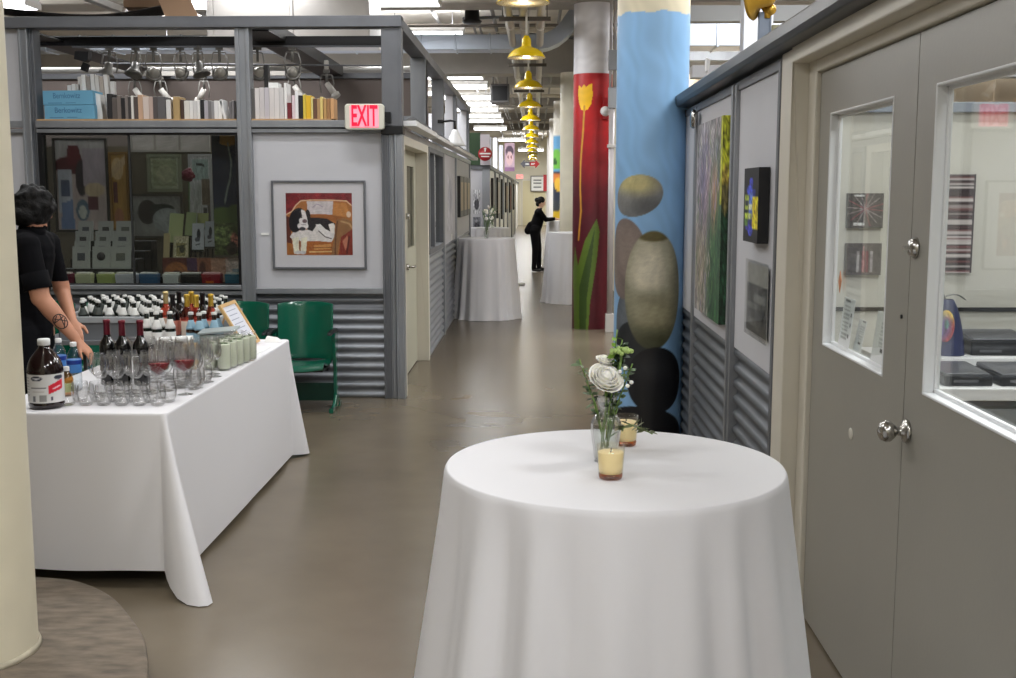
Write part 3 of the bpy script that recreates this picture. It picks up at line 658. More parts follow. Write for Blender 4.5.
# framed dog print
fy = 9.112
t = thing('framed_picture', 'grey framed print of a black and white dog lying in an armchair', 'picture', (0,0,0))
b = MB(); x0, x1, z0, z1 = -2.122, -1.362, 1.06, 1.772; w = .016
for q in ((x0,z0,x1,z0+w),(x0,z1-w,x1,z1),(x0,z0+w,x0+w,z1-w),(x1-w,z0+w,x1,z1-w)): b.box(q[0], fy, q[1], q[2], fy+.03, q[3])
b.build('frame', M_STEELD, t, bevel=.002)
MB().box(x0+w, fy+.012, z0+w, x1-w, fy+.02, z1-w).build('mat_board', mat('mat_white', (222,220,224), .7), t)
def C(*p): return [((x-106)/477.0, (y-128)/442.0) for x, y in p]
def dog(P):
    P.noise(.1, 3, 3, 1)
    P.poly(C((106,280),(150,255),(178,215),(215,183),(300,176),(450,178),(545,184),(580,215),(590,400),(590,575),(100,575),(100,300)), (178,112,58))
    P.line(C((106,282),(150,258),(178,215),(215,183),(300,177),(450,179),(545,185),(578,215)), .018, (232,196,160))
    P.poly(C((440,200),(540,200),(560,260),(545,300),(440,290)), (198,132,70))
    P.poly(C((262,280),(440,285),(545,300),(480,330),(265,305)), (160,96,46))
    P.poly(C((258,186),(448,188),(440,280),(262,278)), (214,204,206))
    P.line(C((300,230),(330,205),(370,225)), .012, (176,160,180)); P.line(C((300,255),(360,245)), .01, (230,224,226))
    P.poly(C((106,455),(200,460),(440,460),(440,575),(100,575)), (172,98,40))
    P.poly(C((300,500),(430,490),(425,525),(300,535)), (212,150,84)); P.line(C((270,548),(440,545)), .02, (226,190,130)); P.line(C((270,520),(430,515)), .012, (130,66,26))
    P.poly(C((106,290),(130,300),(140,420),(150,575),(100,575)), (92,40,28)); P.poly(C((106,480),(150,490),(155,575),(100,575)), (168,104,48))
    P.poly(C((150,410),(200,395),(270,385),(330,360),(405,345),(458,345),(452,440),(430,478),(330,470),(250,472),(160,470),(130,440)), (232,226,222))
    P.poly(C((262,306),(320,302),(400,310),(462,346),(452,372),(425,402),(372,378),(330,350),(295,400),(258,388)), (38,30,36))
    P.poly(C((318,352),(350,348),(400,395),(440,415),(430,450),(390,445),(350,410)), (236,232,230)); P.line(C((340,398),(385,440),(430,452)), .014, (60,44,44))
    P.poly(C((410,350),(446,342),(458,360),(440,420),(424,400)), (240,234,228))
    P.poly(C((146,452),(192,440),(196,560),(158,562)), (240,236,214)); P.poly(C((210,450),(256,440),(244,558),(206,560)), (240,236,214))
    P.line(C((198,465),(202,550)), .012, (120,84,60)); P.ell(*C((186,552))[0], .05, .03, (214,212,210)); P.ell(*C((222,552))[0], .045, .03, (206,206,206))
    P.ell(*C((176,325))[0], .105, .19, (26,22,28), rot=.15); P.ell(*C((262,290))[0], .04, .1, (28,24,30)); P.ell(*C((200,268))[0], .085, .075, (26,22,28))
    P.poly(C((196,262),(222,244),(244,256),(258,310),(262,350),(240,372),(206,360),(198,320)), (236,230,228))
    P.poly(C((184,258),(214,250),(222,290),(196,320)), (34,28,34)); P.ell(*C((216,300))[0], .014, .014, (40,24,24))
    P.ell(*C((226,362))[0], .085, .06, (238,232,230)); P.ell(*C((240,328))[0], .036, .032, (120,96,100)); P.ell(*C((222,383))[0], .05, .03, (70,66,70)); P.line(C((214,352),(246,352)), .01, (120,100,100))
    P.poly(C((468,320),(520,305),(585,330),(590,440),(520,430),(490,470),(470,575),(425,575),(450,440)), (150,106,66))
    P.line(C((475,330),(462,430),(455,570)), .02, (106,66,40)); P.line(C((505,330),(560,345),(585,380)), .03, (190,150,104))
    P.poly(C((500,440),(590,380),(590,575),(480,575)), (134,44,30)); P.poly(C((510,470),(545,430),(556,470),(530,540)), (196,124,96)); P.line(C((560,440),(540,560)), .03, (90,26,20))
    P.ell(*C((558,280))[0], .035, .05, (226,200,176)); P.noise(.05, 9, 9, 4)
ax0, az1 = -2.122+ .093*.76/.664*1.0, 1.772-.13*.712/.93
canvas('print', (-2.007, fy+.0105, 1.672), (.535,0,0), (0,0,-.498), 150, 140, dog, (132,36,42), t, rough=.6)
MB().box(x0+w, fy+.006, z0+w, x1-w, fy+.0075, z1-w).build('glazing', glass('picture_glass', (250,250,250), .012, .25, .03, 5), t)
tag(MB().box(-2.215,9.132,1.333,-2.155,9.139,1.352).build('wall_label', M_PAPER), 'small white caption label left of the framed dog print', 'label')

# books on the booth shelf
def book(x0, x1, h, c, depth=.16, tilt=0, y=9.13, z=2.259, name='book'):
    b = MB(); W = max(.008, x1-x0-.002)
    b.box(-W/2, 0, 0, W/2, depth, h, 0); b.box(-W/2+.002, .004, h, W/2-.002, depth-.002, h+.0015, 1)
    m = mat('book_%d_%d_%d' % c, c, .6)
    o = b.build(name, [m, M_PAPER], bevel=.0015)
    o.location = ((x0+x1)/2, y, z); o.rotation_euler = (0, tilt, 0)
    return o
PX = lambda px: XAT(px, 9.13, 2.35)          # along the shelf front
B1 = [(107,112,95,(36,34,36),'first black'),(112,117,99,(92,84,80),'dark grey'),(117,121,97,(122,112,106),'grey brown'),(121,125,99,(30,28,30),'slim black'),(125,128,97,(128,120,116),'slim grey'),(128,131,98,(66,60,60),'charcoal'),(131,133.6,97,(232,228,222),'narrow white'),(133.8,138,98,(86,74,70),'umber'),(138,143,96,(200,166,140),'peach'),(143,149,98,(216,200,192),'pale pink'),(149,153,98,(190,168,158),'rose beige'),(153,157.5,98,(84,78,78),'dim grey'),(157.5,165.5,98,(96,94,96),'thick slate grey'),(166,170.5,101,(228,226,224),'white'),(173,180,98,(178,150,104),'tan'),(180.5,184,101,(70,50,40),'dark brown'),(184,189.5,102,(226,222,214),'cream'),(189.5,193,102,(236,234,232),'bright white'),(193,197,102,(214,212,212),'off-white'),(197,200,101.5,(238,236,234),'second bright white'),(200.3,204,101,(28,28,30),'jet black'),(204,208,102,(176,172,180),'lilac grey'),(208,211,102,(120,118,120),'mid grey'),(211,214,103,(150,148,150),'light grey'),(214,218,102,(234,232,232),'white spined'),(218,222,102,(240,238,236),'pure white'),(229,231.5,103,(110,108,110),'grey'),(231.6,234,102,(130,126,128),'last grey')]
for x0, x1, y, c, nm in B1:
    tag(book(PX(x0), PX(x1), (120-y)*.00807-.002, c), nm+' book in the row between the blue boxes and the middle post', 'book', 'books on the left shelf bay')
tag(book(PX(223.4), PX(226), .155, (238,237,236), tilt=-.2), 'white book leaning left near the middle post on the left shelf bay', 'book', 'books on the left shelf bay')
B2 = [(245,250,89,(70,76,74),'dark green-grey upper'),(250,255,90,(96,94,92),'grey'),(255,259.6,90,(214,208,206),'white'),(259.6,264.6,89.5,(206,200,200),'greyish white'),(264.6,269.4,89.5,(196,190,196),'lilac white'),(269.4,274.5,89.5,(216,210,208),'off-white'),(274.5,279.4,89.5,(220,214,212),'ivory'),(279.4,284,89.5,(208,204,204),'silver white'),(284.3,287,85,(238,236,234),'tall white'),(287,291.6,104,(112,32,42),'short dark red'),(292,295,97,(226,206,212),'pale pink'),(295,298.4,93,(240,238,238),'white, tall and narrow'),(298.5,303,97,(28,26,28),'black'),(303,306,96,(216,190,70),'mustard'),(306,311,97,(224,180,40),'golden yellow'),(311,313,99,(226,214,140),'cream yellow'),(313,317,100,(104,72,54),'brown'),(317,320,100,(176,140,96),'tan brown'),(320,323,98.5,(220,196,120),'straw yellow'),(323.4,326.6,100,(186,146,92),'ochre'),(326.8,330,100,(160,118,76),'caramel'),(330.3,334,100,(204,156,108),'orange tan')]
for x0, x1, y, c, nm in B2:
    tag(book(PX(x0), PX(x1), (120-y)*.00807-.002, c), nm+' book in the row right of the middle post', 'book', 'books on the right shelf bay')
tag(MB().box(PX(263), 9.19, 2.506, PX(267.4), 9.26, 2.69).build('black_folder', M_BLACK, bevel=.003), 'black folder standing upright on top of the white books', 'folder')
tag(MB().box(PX(268.3), 9.15, 2.506, PX(278), 9.28, 2.545).build('white_carton', M_PAPER, bevel=.003), 'small white carton lying on top of the white books', 'box')
# blue storage boxes
blue_m = mat('sky_blue_card', (104,164,196), .6, var=.04)
for k in range(2):
    t = thing('storage_box', ['lower of the two sky blue lettered boxes on the booth shelf','upper of the two sky blue lettered boxes on the booth shelf'][k], 'box', (-3.735-.008*k, 9.26, 2.259+.114*k), 0, 'blue boxes on the shelf')
    t.rotation_euler = (0, -.012, .03)
    MB().box(-.2,-.13,0,.2,.13,.112).build('box', blue_m, t, bevel=.003)
    tm = Matrix.Translation((-.01,-.1308,.07))
    text_mb('Berkowitz' if k == 0 else 'Bernkowitz', .062, 0, .0005, None, tm, .215).box(-.16,-.1306,.012,-.05,-.13,.017).box(-.02,-.1306,.013,.06,-.13,.017).build('lettering', mat('faded_blue_ink', (54,104,144), .6), t)
# pale mat boards standing behind the boxes
xs = [56,60.5,65,69,73,77.5,82,86.5,91,95.5,100]
hs = [.30,.31,.305,.37,.385,.375,.39,.38,.37,.385,.33]
for k, (x, h_) in enumerate(zip(xs, hs)):
    c = [(206,204,202),(214,210,206),(186,182,178),(196,190,184),(226,222,218),(150,140,132),(216,212,208),(206,200,194),(176,164,154),(224,220,216),(212,210,208)][k]
    o = book(PX(x), PX(x+4.2), h_-.012, c, .05, -.05 if 2 < k < 10 else 0, 9.37, 2.259, 'mat_board')
    tag(o, names[k]+' pale mat board from the left standing behind the blue boxes', 'board', 'mat boards behind the blue boxes')
tag(MB().prism([(PX(93.5),2.26),(PX(99.5),2.26),(PX(97),2.46),(PX(92.5),2.47)], 'y', 9.2, 9.3).build('white_envelope', M_PAPER), 'white envelope wedged right of the blue boxes', 'envelope')

# track lights
def spot(kind):
    t = thing('ceiling_spotlight', '', 'light')
    if kind == 0:      # flared cone
        MB().lathe([(.018,.0),(.03,-.005),(.034,-.05),(.06,-.09),(.078,-.12),(.074,-.12),(.05,-.085)], 22, M=Matrix.Rotation(.35, 3, 'Y')).build('lamp_shade', mat('track_grey', (134,132,128), .4, .3), t)
    elif kind == 1:    # open gimbal ring with a round lamp
        MB().lathe([(.05,-.03),(.066,-.03),(.07,-.015),(.066,0),(.05,0)], 24, (0,0,-.09), 0, Matrix.Rotation(1.1, 3, 'X'), closed=True).build('ring', mat('track_grey', (134,132,128), .4, .3), t)
        MB().lathe([(.012,.06),(.03,.045),(.05,0),(.045,-.012),(0,-.016)], 20, (0,0,-.09), 0, Matrix.Rotation(1.0, 3, 'X')).build('lamp', mat('lamp_silver', (196,192,184), .3, .4), t)
    else:              # straight white can
        MB().cyl((0,0,0), (.085,-.02,-.115), .028, .034, 18).cyl((.078,-.018,-.105), (.1,-.024,-.135), .045, .045, 18).build('lamp_can', mat('track_white', (206,202,196), .4), t)
    MB().cyl((0,0,.0), (0,0,.12), .012, n=10).box(-.03,-.02,.1,.03,.02,.135).build('stem', mat('track_stem', (120,118,114), .4, .4), t)
    MB().tube([(-.05,0,.08),(-.07,0,.0),(-.055,0,-.09)], .006, 8).tube([(.05,0,.08),(.07,0,.0),(.055,0,-.09)], .006, 8).tube([(-.05,0,.08),(.05,0,.08)], .006, 8).build('yoke', mat('track_grey', (134,132,128), .4, .3), t)
    return t
sp = [spot(0), spot(1), spot(2)]; used = [0,0,0]
def place_spot(kind, x, y, z, rz, lab):
    o = sp[kind] if not used[kind] else copy_tree(sp[kind]); used[kind] = 1
    o.location = (x, y, z); o.rotation_euler = (0,0,rz); tag(o, lab, 'light', 'track lights in the left booth')
TZ = 2.79
for kind, x, y, rz, lab in ((0,-3.674,9.9,0,'flared grey spotlight left of centre on the booth track'),(0,-3.445,9.9,1.2,'wide flared spotlight on the track, second from the left'),(1,-3.30,9.92,.5,'gimbal spotlight beside the wide flared one'),(1,-3.06,9.9,-.4,'gimbal spotlight in the middle of the booth track'),(0,-2.90,9.88,2.6,'flared spotlight turned right, just left of the middle post'),(1,-2.72,9.9,.2,'gimbal spotlight half behind the middle post'),(1,-2.39,9.9,.9,'gimbal spotlight just right of the middle post'),(1,-2.09,9.9,.1,'round ring spotlight under the dark roof joist'),):
    place_spot(kind, x, y, TZ, rz, lab)
for x, y, z, rz, lab in ((-4.2,12.0,2.75,0,'white can spotlight at the booth rear, far left'),(-3.93,12.0,2.75,.6,'white can spotlight at the booth rear, second from the left'),(-3.47,12.0,2.75,2.8,'white can spotlight at the booth rear behind the track'),(-2.52,12.0,2.78,.2,'white can spotlight hanging at the booth rear right of the middle post'),(-2.05,11.3,2.74,0,'white can spotlight hanging from the dark roof joist')):
    place_spot(2, x, y, z, rz, lab)
tag(MB().box(-4.2,11.98,2.885,-2.45,12.02,2.93).box(-2.07,11.28,2.86,-2.03,11.32,2.96).build('light_track', mat('track_rail_white', (190,186,180), .4), bevel=.003), 'pale lighting track at the rear of the left booth', 'track')
tag(MB().box(-3.98,9.86,2.91,-1.3,9.9,2.926).build('light_track', M_STEELD), 'dark lighting track across the front of the left booth', 'track')
t = thing('ceiling_spotlight', 'black box spotlight at the left end of the booth track', 'light', (-3.9, 9.9, 2.9))
MB().prism([(-.06,-.02),(.06,-.02),(.05,-.09),(.02,-.11),(-.07,-.085)], 'y', -.04, .04).build('lamp_housing', M_BLACK, t)
MB().obox((.01,0,-.15), (.05,.05,.07), (0,.4,0)).build('lamp_head', M_BLACK, t)
# tubes and cables above the booth
tag(MB().tube([(-4.02,10.6,2.86),(-1.3,10.6,2.83)], .008, 8).build('ceiling_rod', M_STEELD), 'thin dark rod running across the booth below the roof', 'rod')
tag(MB().tube([(-7,13.0,3.05),(-1.3,13.0,3.05)], .035, 12).build('ceiling_pipe', mat('rear_pipe_grey', (170,168,164), .4, .3)), 'grey pipe along the top of the booth rear wall', 'pipe')
b = MB()
b.grid(lambda u, v: (-4.55+1.5*u, 9.35+.5*v, 3.19-.09*math.sin(PI*u)+.02*math.sin(9*v+5*u)), 26, 6)
tag(b.build('draped_cloth', mat('dark_drape', (40,35,34), .9), solid=.006), 'dark cloth sagging over the booth roof at top left', 'cloth')
tag(MB().obox((-3.25,9.95,3.33), (.5,.35,.2), (0,0,.1)).build('cardboard_box', mat('brown_card', (150,122,98), .8), bevel=.004), 'brown cardboard box on the booth roof at top left', 'box')
tag(MB().hex8([(-2.92,9.1,3.052),(-2.66,9.1,3.052),(-2.66,9.12,3.052),(-2.92,9.12,3.052)], [(-3.2,9.5,3.5),(-2.95,9.5,3.5),(-2.95,9.52,3.5),(-3.2,9.52,3.5)]).build('cardboard_sheet', mat('brown_card', (150,122,98), .8)), 'brown cardboard sheet leaning beside the box on the booth roof', 'cardboard')
tag(MB().obox((-3.9,10.0,3.36), (.7,.3,.05), (0,.35,.2)).build('white_board', M_WHITE), 'white board tilted above the dark cloth at top left', 'board')

# ----------------------------------------------------------------- display window contents
DZ = .905
cards = [(52,70,(118,28,60),'burgundy'),(75.5,90,(226,226,186),'pale yellow'),(97,111.5,(198,210,130),'lime green'),(115.5,135,(232,232,238),'wide white'),(139.5,156.5,(70,112,152),'steel blue'),(163,177.5,(228,230,224),'ivory white'),(181,199,(38,38,40),'black'),(202,219.5,(166,28,42),'red'),(225,239,(66,122,146),'teal')]
for k, (a, b_, c, nm) in enumerate(cards):
    t = thing('card_box', nm+' card box in the bottom row of the display window', 'box', (0,0,0), 0, 'card boxes in the window')
    x0, x1 = XAT(a, 9.21, .97), XAT(b_, 9.21, .97)
    MB().hex8([(x0,9.22,DZ),(x1,9.22,DZ),(x1,9.29,DZ),(x0,9.29,DZ)], [(x0-.006,9.21,DZ+.105),(x1+.006,9.21,DZ+.105),(x1+.006,9.30,DZ+.105),(x0-.006,9.30,DZ+.105)]).build('box', mat('card_%s' % nm, tuple(int(q) for q in c), .6), t, bevel=.003)
    MB().box(x0+.004,9.225,DZ+.1,x1-.004,9.285,DZ+.118).build('cards', mat('card_edges', (216,212,200), .7) if k != 7 else mat('card_edges_pink', (226,180,180), .7), t)
    if k == 7: MB().box(x0+.03,9.208,DZ+.01,x1-.05,9.215,DZ+.05).build('sticker', mat('orange_sticker', (230,120,50), .6), t)
# small matted prints on a tiered stand
mt = mat('pale_mat', (186,186,180), .7)
def matted(x0, x1, z0, z1, y, c, lab, oval=False):
    t = thing('matted_print', lab, 'print', ((x0+x1)/2, y, z0), 0, 'matted prints on the tiered stand')
    w_ = x1-x0; h_ = z1-z0; lean = .12
    M = Matrix.Rotation(-lean, 4, 'X')
    b = MB(); b.box(-w_/2,0,0,w_/2,.006,h_); b.v = [tuple(M @ Vector(v)) for v in b.v]; b.build('mat_board', mt, t)
    b = MB()
    if oval: b.lathe([(0,0),(w_*.24,.0),(w_*.24,.002),(0,.002)], 20, (0,-.002,h_*.55), 0, Matrix.Rotation(PI/2, 3, 'X'))
    else: b.box(-w_*.22,-.002,h_*(.36 if h_ > .17 else .46),w_*.22,0,h_*(.7 if h_ > .17 else .72))
    b.v = [tuple(M @ Vector(v)) for v in b.v]; b.build('print', mat('print_%d_%d_%d' % c, c, .6), t)
PY = lambda py: 1.68-(py-192)*.00843*1.0
colx = [(78.5,93.5),(98.5,113.5),(116.5,134.5)]
rows = [(221,241,9.98),(231,251,9.80),(241,259,9.62),(246.5,269,9.42)]
rn = ['back','third','second','front']; cn = ['left','middle','right']
for r_, (ya, yb, yy) in enumerate(rows):
    for c_, (xa, xb) in enumerate(colx):
        sh = [0,-3.2,-4.5,-7][r_]
        matted(XAT(xa+sh, yy, 1.2), XAT(xb+sh+2.6*(r_ == 3), yy, 1.2), ZAT(yb, yy), ZAT(ya, yy), yy, [(96,98,104),(78,74,76),(110,112,104)][(r_+c_) % 3], '%s matted print in the %s row of the tiered stand in the window' % (cn[c_], rn[r_]), r_ == 3 and c_ == 1)
b = MB()
for r_, (ya, yb, yy) in enumerate(rows):
    zt = ZAT(yb, yy); b.box(-3.98, yy-.02, DZ, -3.4, yy+.14, zt-.001)
tag(b.build('tiered_stand', mat('stand_black', (40,38,38), .7), bevel=.002), 'dark tiered stand carrying the matted prints in the window', 'stand')
# panorama strip with bronze arches
def arches(P):
    P.rect(0,0,.42,1,(104,50,46)); P.ell(.17,.75,.16,.6,(170,104,56)); P.ell(.17,.9,.10,.4,(84,44,30)); P.rect(.3,0,.42,.5,(90,60,96)); P.rect(.42,0,.58,1,(160,104,80)); P.ell(.48,.5,.04,.35,(88,44,40)); P.rect(.58,0,.76,1,(198,158,132)); P.rect(.76,0,1,1,(214,196,182)); P.rect(.84,.45,.97,1,(150,168,176)); P.ell(.95,.6,.03,.3,(70,80,90)); P.noise(.12, 14, 3, 8)
t = thing('panorama_print', 'long low panorama print with a bronze arch along the window bottom', 'print', (0,0,0))
canvas('print', (-3.12,9.40,1.13), (.70,0,0), (0,.012,-.2), 90, 26, arches, (196,160,136), t)
MB().box(-3.125,9.416,.905,-2.415,9.428,1.135).build('backing', mat('brown_backing', (110,84,70), .7), t)
# folded cards and prints on black easels at the right of the window
def easel(x0, x1, z0, z1, y, c, lab, name='print_card', lean=.18, tilt=0, deco=None):
    t = thing(name, lab, 'print', ((x0+x1)/2, y, z0)); t.rotation_euler = (-lean, tilt, 0)
    w_ = (x1-x0)/2; h_ = z1-z0
    MB().box(-w_,0,0,w_,.006,h_).build('card', mat('card_%d_%d_%d' % c, c, .65), t)
    if deco: canvas('print', (-w_*.86,-.0015,h_*.95), (w_*1.72,0,0), (0,0,-h_*.9), 24, 36, deco, c, t)
    MB().box(-w_*.6,.01,(1.074 if y > 9.6 else .974)-z0,-w_*.4,.03,0).box(w_*.4,.01,(1.074 if y > 9.6 else .974)-z0,w_*.6,.03,0).tube([(-w_*.7,.03,-.0),(-w_*.3,.012,h_*.9)], .005, 6).tube([(w_*.7,.03,0),(w_*.3,.012,h_*.9)], .005, 6).box(-w_,-.02,-.012,w_,.03,0).build('easel', M_BLACK, t)
QX = lambda px, y: XAT(px, y, 1.4)
QZ = lambda py, y: ZAT(py, y)
def inkmark(P): P.ell(.55,.4,.18,.22,(50,52,62)); P.ell(.45,.62,.25,.1,(90,92,104)); P.line([(.3,.85),(.7,.8)], .05, (70,70,80))
def town(P): P.rect(.15,.3,.85,.95,(150,140,90)); P.line([(.2,.5),(.8,.4)], .06, (70,80,70)); P.ell(.6,.6,.2,.2,(60,60,50)); P.noise(.3, 8, 8, 3)
easel(QX(167,9.7), QX(181,9.7), QZ(243,9.7), QZ(213,9.7), 9.7, (198,206,150), 'pale green folded card standing on the window easels, leftmost', tilt=.06)
easel(QX(184,9.75), QX(194,9.75), QZ(236,9.75), QZ(212,9.75), 9.75, (178,192,140), 'narrow pale green card second from the left on the window easels', tilt=.08)
easel(QX(197,9.85), QX(208,9.85), QZ(228,9.85), QZ(213,9.85), 9.85, (188,192,130), 'small olive green card behind the grey print cards')
easel(QX(191,9.58), QX(203,9.58), QZ(250,9.58), QZ(223,9.58), 9.58, (206,208,214), 'left one of the two light grey cards with a dark ink figure', deco=inkmark)
easel(QX(204,9.60), QX(214,9.60), QZ(247,9.60), QZ(221,9.60), 9.60, (200,204,212), 'right one of the two light grey cards with a dark ink figure', deco=inkmark)
easel(QX(172,9.50), QX(187,9.50), QZ(258,9.50), QZ(236,9.50), 9.50, (206,196,160), 'cream card with a small townscape in front of the green cards', deco=town)
easel(QX(162,9.52), QX(168,9.52), QZ(258,9.52), QZ(233,9.52), 9.52, (190,172,130), 'thin tan card left of the townscape card')
tag(MB().box(-3.2,9.47,.905,-2.42,10.2,.97).box(-3.2,9.62,.97,-2.42,10.2,1.07).build('display_riser', M_BLACK, bevel=.004), 'black riser under the easel cards in the display window', 'riser')
# pictures on the board behind
def wallpic(x0, y0, x1, y1, base, fn, lab, name='framed_picture', fr=(60,56,52), Y=10.5, n=(40,60), bw=.02):
    X0, X1, Z0, Z1 = QX(x0,Y), QX(x1,Y), QZ(y1,Y), QZ(y0,Y)
    t = thing(name, lab, 'picture', (0,0,0))
    b = MB()
    for q in ((X0,Z0,X1,Z0+bw),(X0,Z1-bw,X1,Z1),(X0,Z0+bw,X0+bw,Z1-bw),(X1-bw,Z0+bw,X1,Z1-bw)): b.box(q[0], Y-.03, q[1], q[2], Y, q[3])
    b.build('frame', mat('frame_%d_%d_%d' % fr, fr, .5), t)
    canvas('print', (X0+bw*.9,Y-.012,Z1-bw*.9), (X1-X0-1.8*bw,0,0), (0,0,-(Z1-Z0-1.8*bw)), n[0], n[1], fn, base, t)
def lady(P):
    P.rect(0,0,1,.22,(190,186,182)); P.ell(.3,.28,.34,.1,(92,26,34)); P.poly([(.2,.28),(.26,.06),(.46,.05),(.55,.28)], (104,30,38)); P.rect(.04,.32,.3,.8,(196,200,206)); P.rect(.1,.45,.25,.62,(88,100,124)); P.ell(.5,.42,.12,.2,(52,44,50)); P.ell(.5,.78,.13,.12,(96,120,136)); P.ell(.5,.8,.08,.075,(206,210,196)); P.rect(.55,.1,1,.5,(178,166,172)); P.ell(.75,.55,.2,.08,(206,186,150)); P.rect(.62,.62,.8,.78,(96,52,60)); P.poly([(.1,.7),(.3,.66),(.34,1),(.05,1)], (120,140,176)); P.noise(.05, 2, 2, 11)
wallpic(57,138,111,232,(196,178,170),lady,'large poster with a dark red hat shape in the left of the window')
def goldp(P): P.ell(.4,.2,.4,.15,(220,190,140)); P.rect(.1,.38,.35,.66,(106,60,60)); P.poly([(0,.2),(1,0),(1,.12),(0,.32)], (206,180,140)); P.ell(.4,.85,.3,.12,(176,120,90)); P.noise(.05, 2, 2, 2)
wallpic(112,152,131,230,(184,142,72),goldp,'narrow golden picture beside the red hat poster', fr=(140,104,50))
def greenp(P): P.rect(.1,.1,.9,.9,(168,176,140)); P.ell(.5,.55,.3,.3,(186,190,156)); P.noise(.1, 4, 4, 6)
wallpic(150,154,184,192,(186,192,164),greenp,'pale green picture at the middle of the window', fr=(150,156,130), bw=.03)
def mist(P): P.ell(.3,.4,.2,.3,(60,56,54)); P.ell(.6,.3,.25,.1,(54,60,56)); P.ell(.7,.6,.3,.3,(170,176,174)); P.noise(.08, 2, 2, 12)
wallpic(132,194,184,238,(150,150,144),mist,'misty grey picture under the pale green one in the window', fr=(96,92,86))
def posters(P): P.rect(.1,.05,.9,.3,(170,190,184)); P.rect(.1,.34,.5,.95,(190,194,190)); P.rect(.55,.3,.95,.62,(130,116,100)); P.rect(.6,.66,.78,.9,(90,88,88)); P.rect(.82,.62,.95,.95,(110,104,100)); P.line([(.3,.1),(.7,.12)], .03, (40,40,40)); P.noise(.1, 6, 8, 9)
wallpic(191,154,214,236,(206,206,204),posters,'white rack sheet of small framed prints beside the dark blue banner', fr=(190,190,190))
def linen(P): P.noise(.05, 3, 3, 1); P.rect(.3,0,.32,1,(170,160,150)); P.rect(.62,0,.64,1,(150,142,134))
wallpic(134,126,213,152,(206,198,192),linen,'pale blank panels along the top of the display window', fr=(196,190,184))
# dark red flower
b = MB()
for k in range(14):
    a = k*2.4; b.ball((QX(190,9.9)+.011*math.sqrt(k)*math.cos(a), 9.9-.004*(14-k)/2, QZ(175,9.9)+.013*math.sqrt(k)*math.sin(a)), (.026,.014,.022), 10)
t = thing('silk_flower', 'dark red silk flower in the display window', 'flower', (0,0,0))
b.build('bloom', mat('dark_red_petal', (110,28,50), .7), t); MB().tube([(QX(190,9.9),9.92,QZ(175,9.9)),(QX(188,9.9),9.94,1.4),(QX(186,9.9),9.95,1.07)], .006, 6).build('stem', M_LEAF, t)
# dark blue banner with a tulip
def tulip(P):
    P.ell(.56,.07,.3,.045,(206,150,60)); P.rect(.28,0,.84,.06,(206,150,60)); P.line([(.56,.1),(.66,.3),(.6,.5),(.5,.6),(.4,.75)], .05, (150,160,150)); P.ell(.3,.93,.5,.12,(92,112,60)); P.ell(.75,.88,.3,.1,(84,100,56))
t = thing('hanging_banner', 'dark blue banner with an orange tulip at the right of the window', 'banner', (0,0,0))
canvas('cloth', (-2.66,9.36,2.14), (.24,0,0), (0,0,-.72), 30, 80, tulip, (40,46,72), t, .004)
def bush(P): P.ell(.3,.4,.3,.3,(120,136,84)); P.ell(.7,.6,.15,.3,(170,104,90)); P.ell(.6,.8,.2,.2,(60,48,44)); P.noise(.4, 8, 8, 5)
canvas('lower_cloth', (-2.66,9.352,1.43), (.24,0,0), (0,0,-.27), 24, 26, bush, (86,96,58), t, .004)

# ----------------------------------------------------------------- theatre seats
def seat():
    t = thing('theater_seat', '', 'chair')
    W = .215
    def back(u, v):
        x = -W+2*W*u; return (x, .09*(1-(x/W)**2)+.05*v, .385+.445*v-.012*(2*u-1)**4*v)
    MB().grid(back, 20, 10).build('backrest', M_GREEN, t, solid=.016, bevel=.004)
    def sq(u, v):
        x = -W*.97+2*W*.97*u; return (x, -.36+.42*v, .40-.022*math.sin(PI*u)-.03*v+.012*math.cos(PI*v*2)-.05*max(0,(.12-v)/.12)**2)
    MB().grid(sq, 16, 14).build('seat', M_GREEN, t, solid=.02, bevel=.004)
    MB().box(-W*.9,-.3,.335,W*.9,.0,.35).box(-W*.86,-.02,.30,W*.86,.04,.36).build('seat_pan', M_BLACKST, t)
    for s in (-1, 1):
        x = s*.232; b = MB()
        b.prism([(-.02,.02),(.07,.02),(.06,.12),(.045,.25),(.06,.40),(.10,.60),(.06,.62),(-.02,.60),(-.05,.57),(-.03,.42),(.0,.30)], 'x', x-.014, x+.014)
        b.tube([(x,-.14,.02),(x,-.05,.05),(x,.02,.13)], [.015,.016,.016], 8); b.tube([(x,.16,.02),(x,.09,.06),(x,.04,.13)], [.015,.016,.016], 8)
        b.box(x-.017,-.2,0,x+.017,-.09,.035); b.box(x-.017,.1,0,x+.017,.2,.035)
        b.build('standard', M_GREEN, t, bevel=.004)
        MB().prism([(-.22,.6),(-.21,.622),(-.1,.632),(.05,.628),(.1,.61),(.08,.6),(-.1,.604)], 'x', x-.016, x+.016).build('armrest', M_BLACKST, t, bevel=.006)
    MB().box(-.22,.02,.06,.22,.04,.2).build('foot_panel', mat('dark_green_enamel', (10,60,48), .4), t)
    return t
s0 = seat()
for k, (x, lab) in enumerate(((-1.785,'green theatre seat at the right end, fully visible beside the bar table'),(-2.285,'green theatre seat half hidden behind the leaning wooden frame'),(-3.30,'green theatre seat behind the tub of bottles'),(-3.81,'green theatre seat glimpsed beside the bartender\'s arm'))):
    o = s0 if k == 0 else copy_tree(s0)
    o.location = (x, 8.66, 0); tag(o, lab, 'chair', 'green theatre seats')

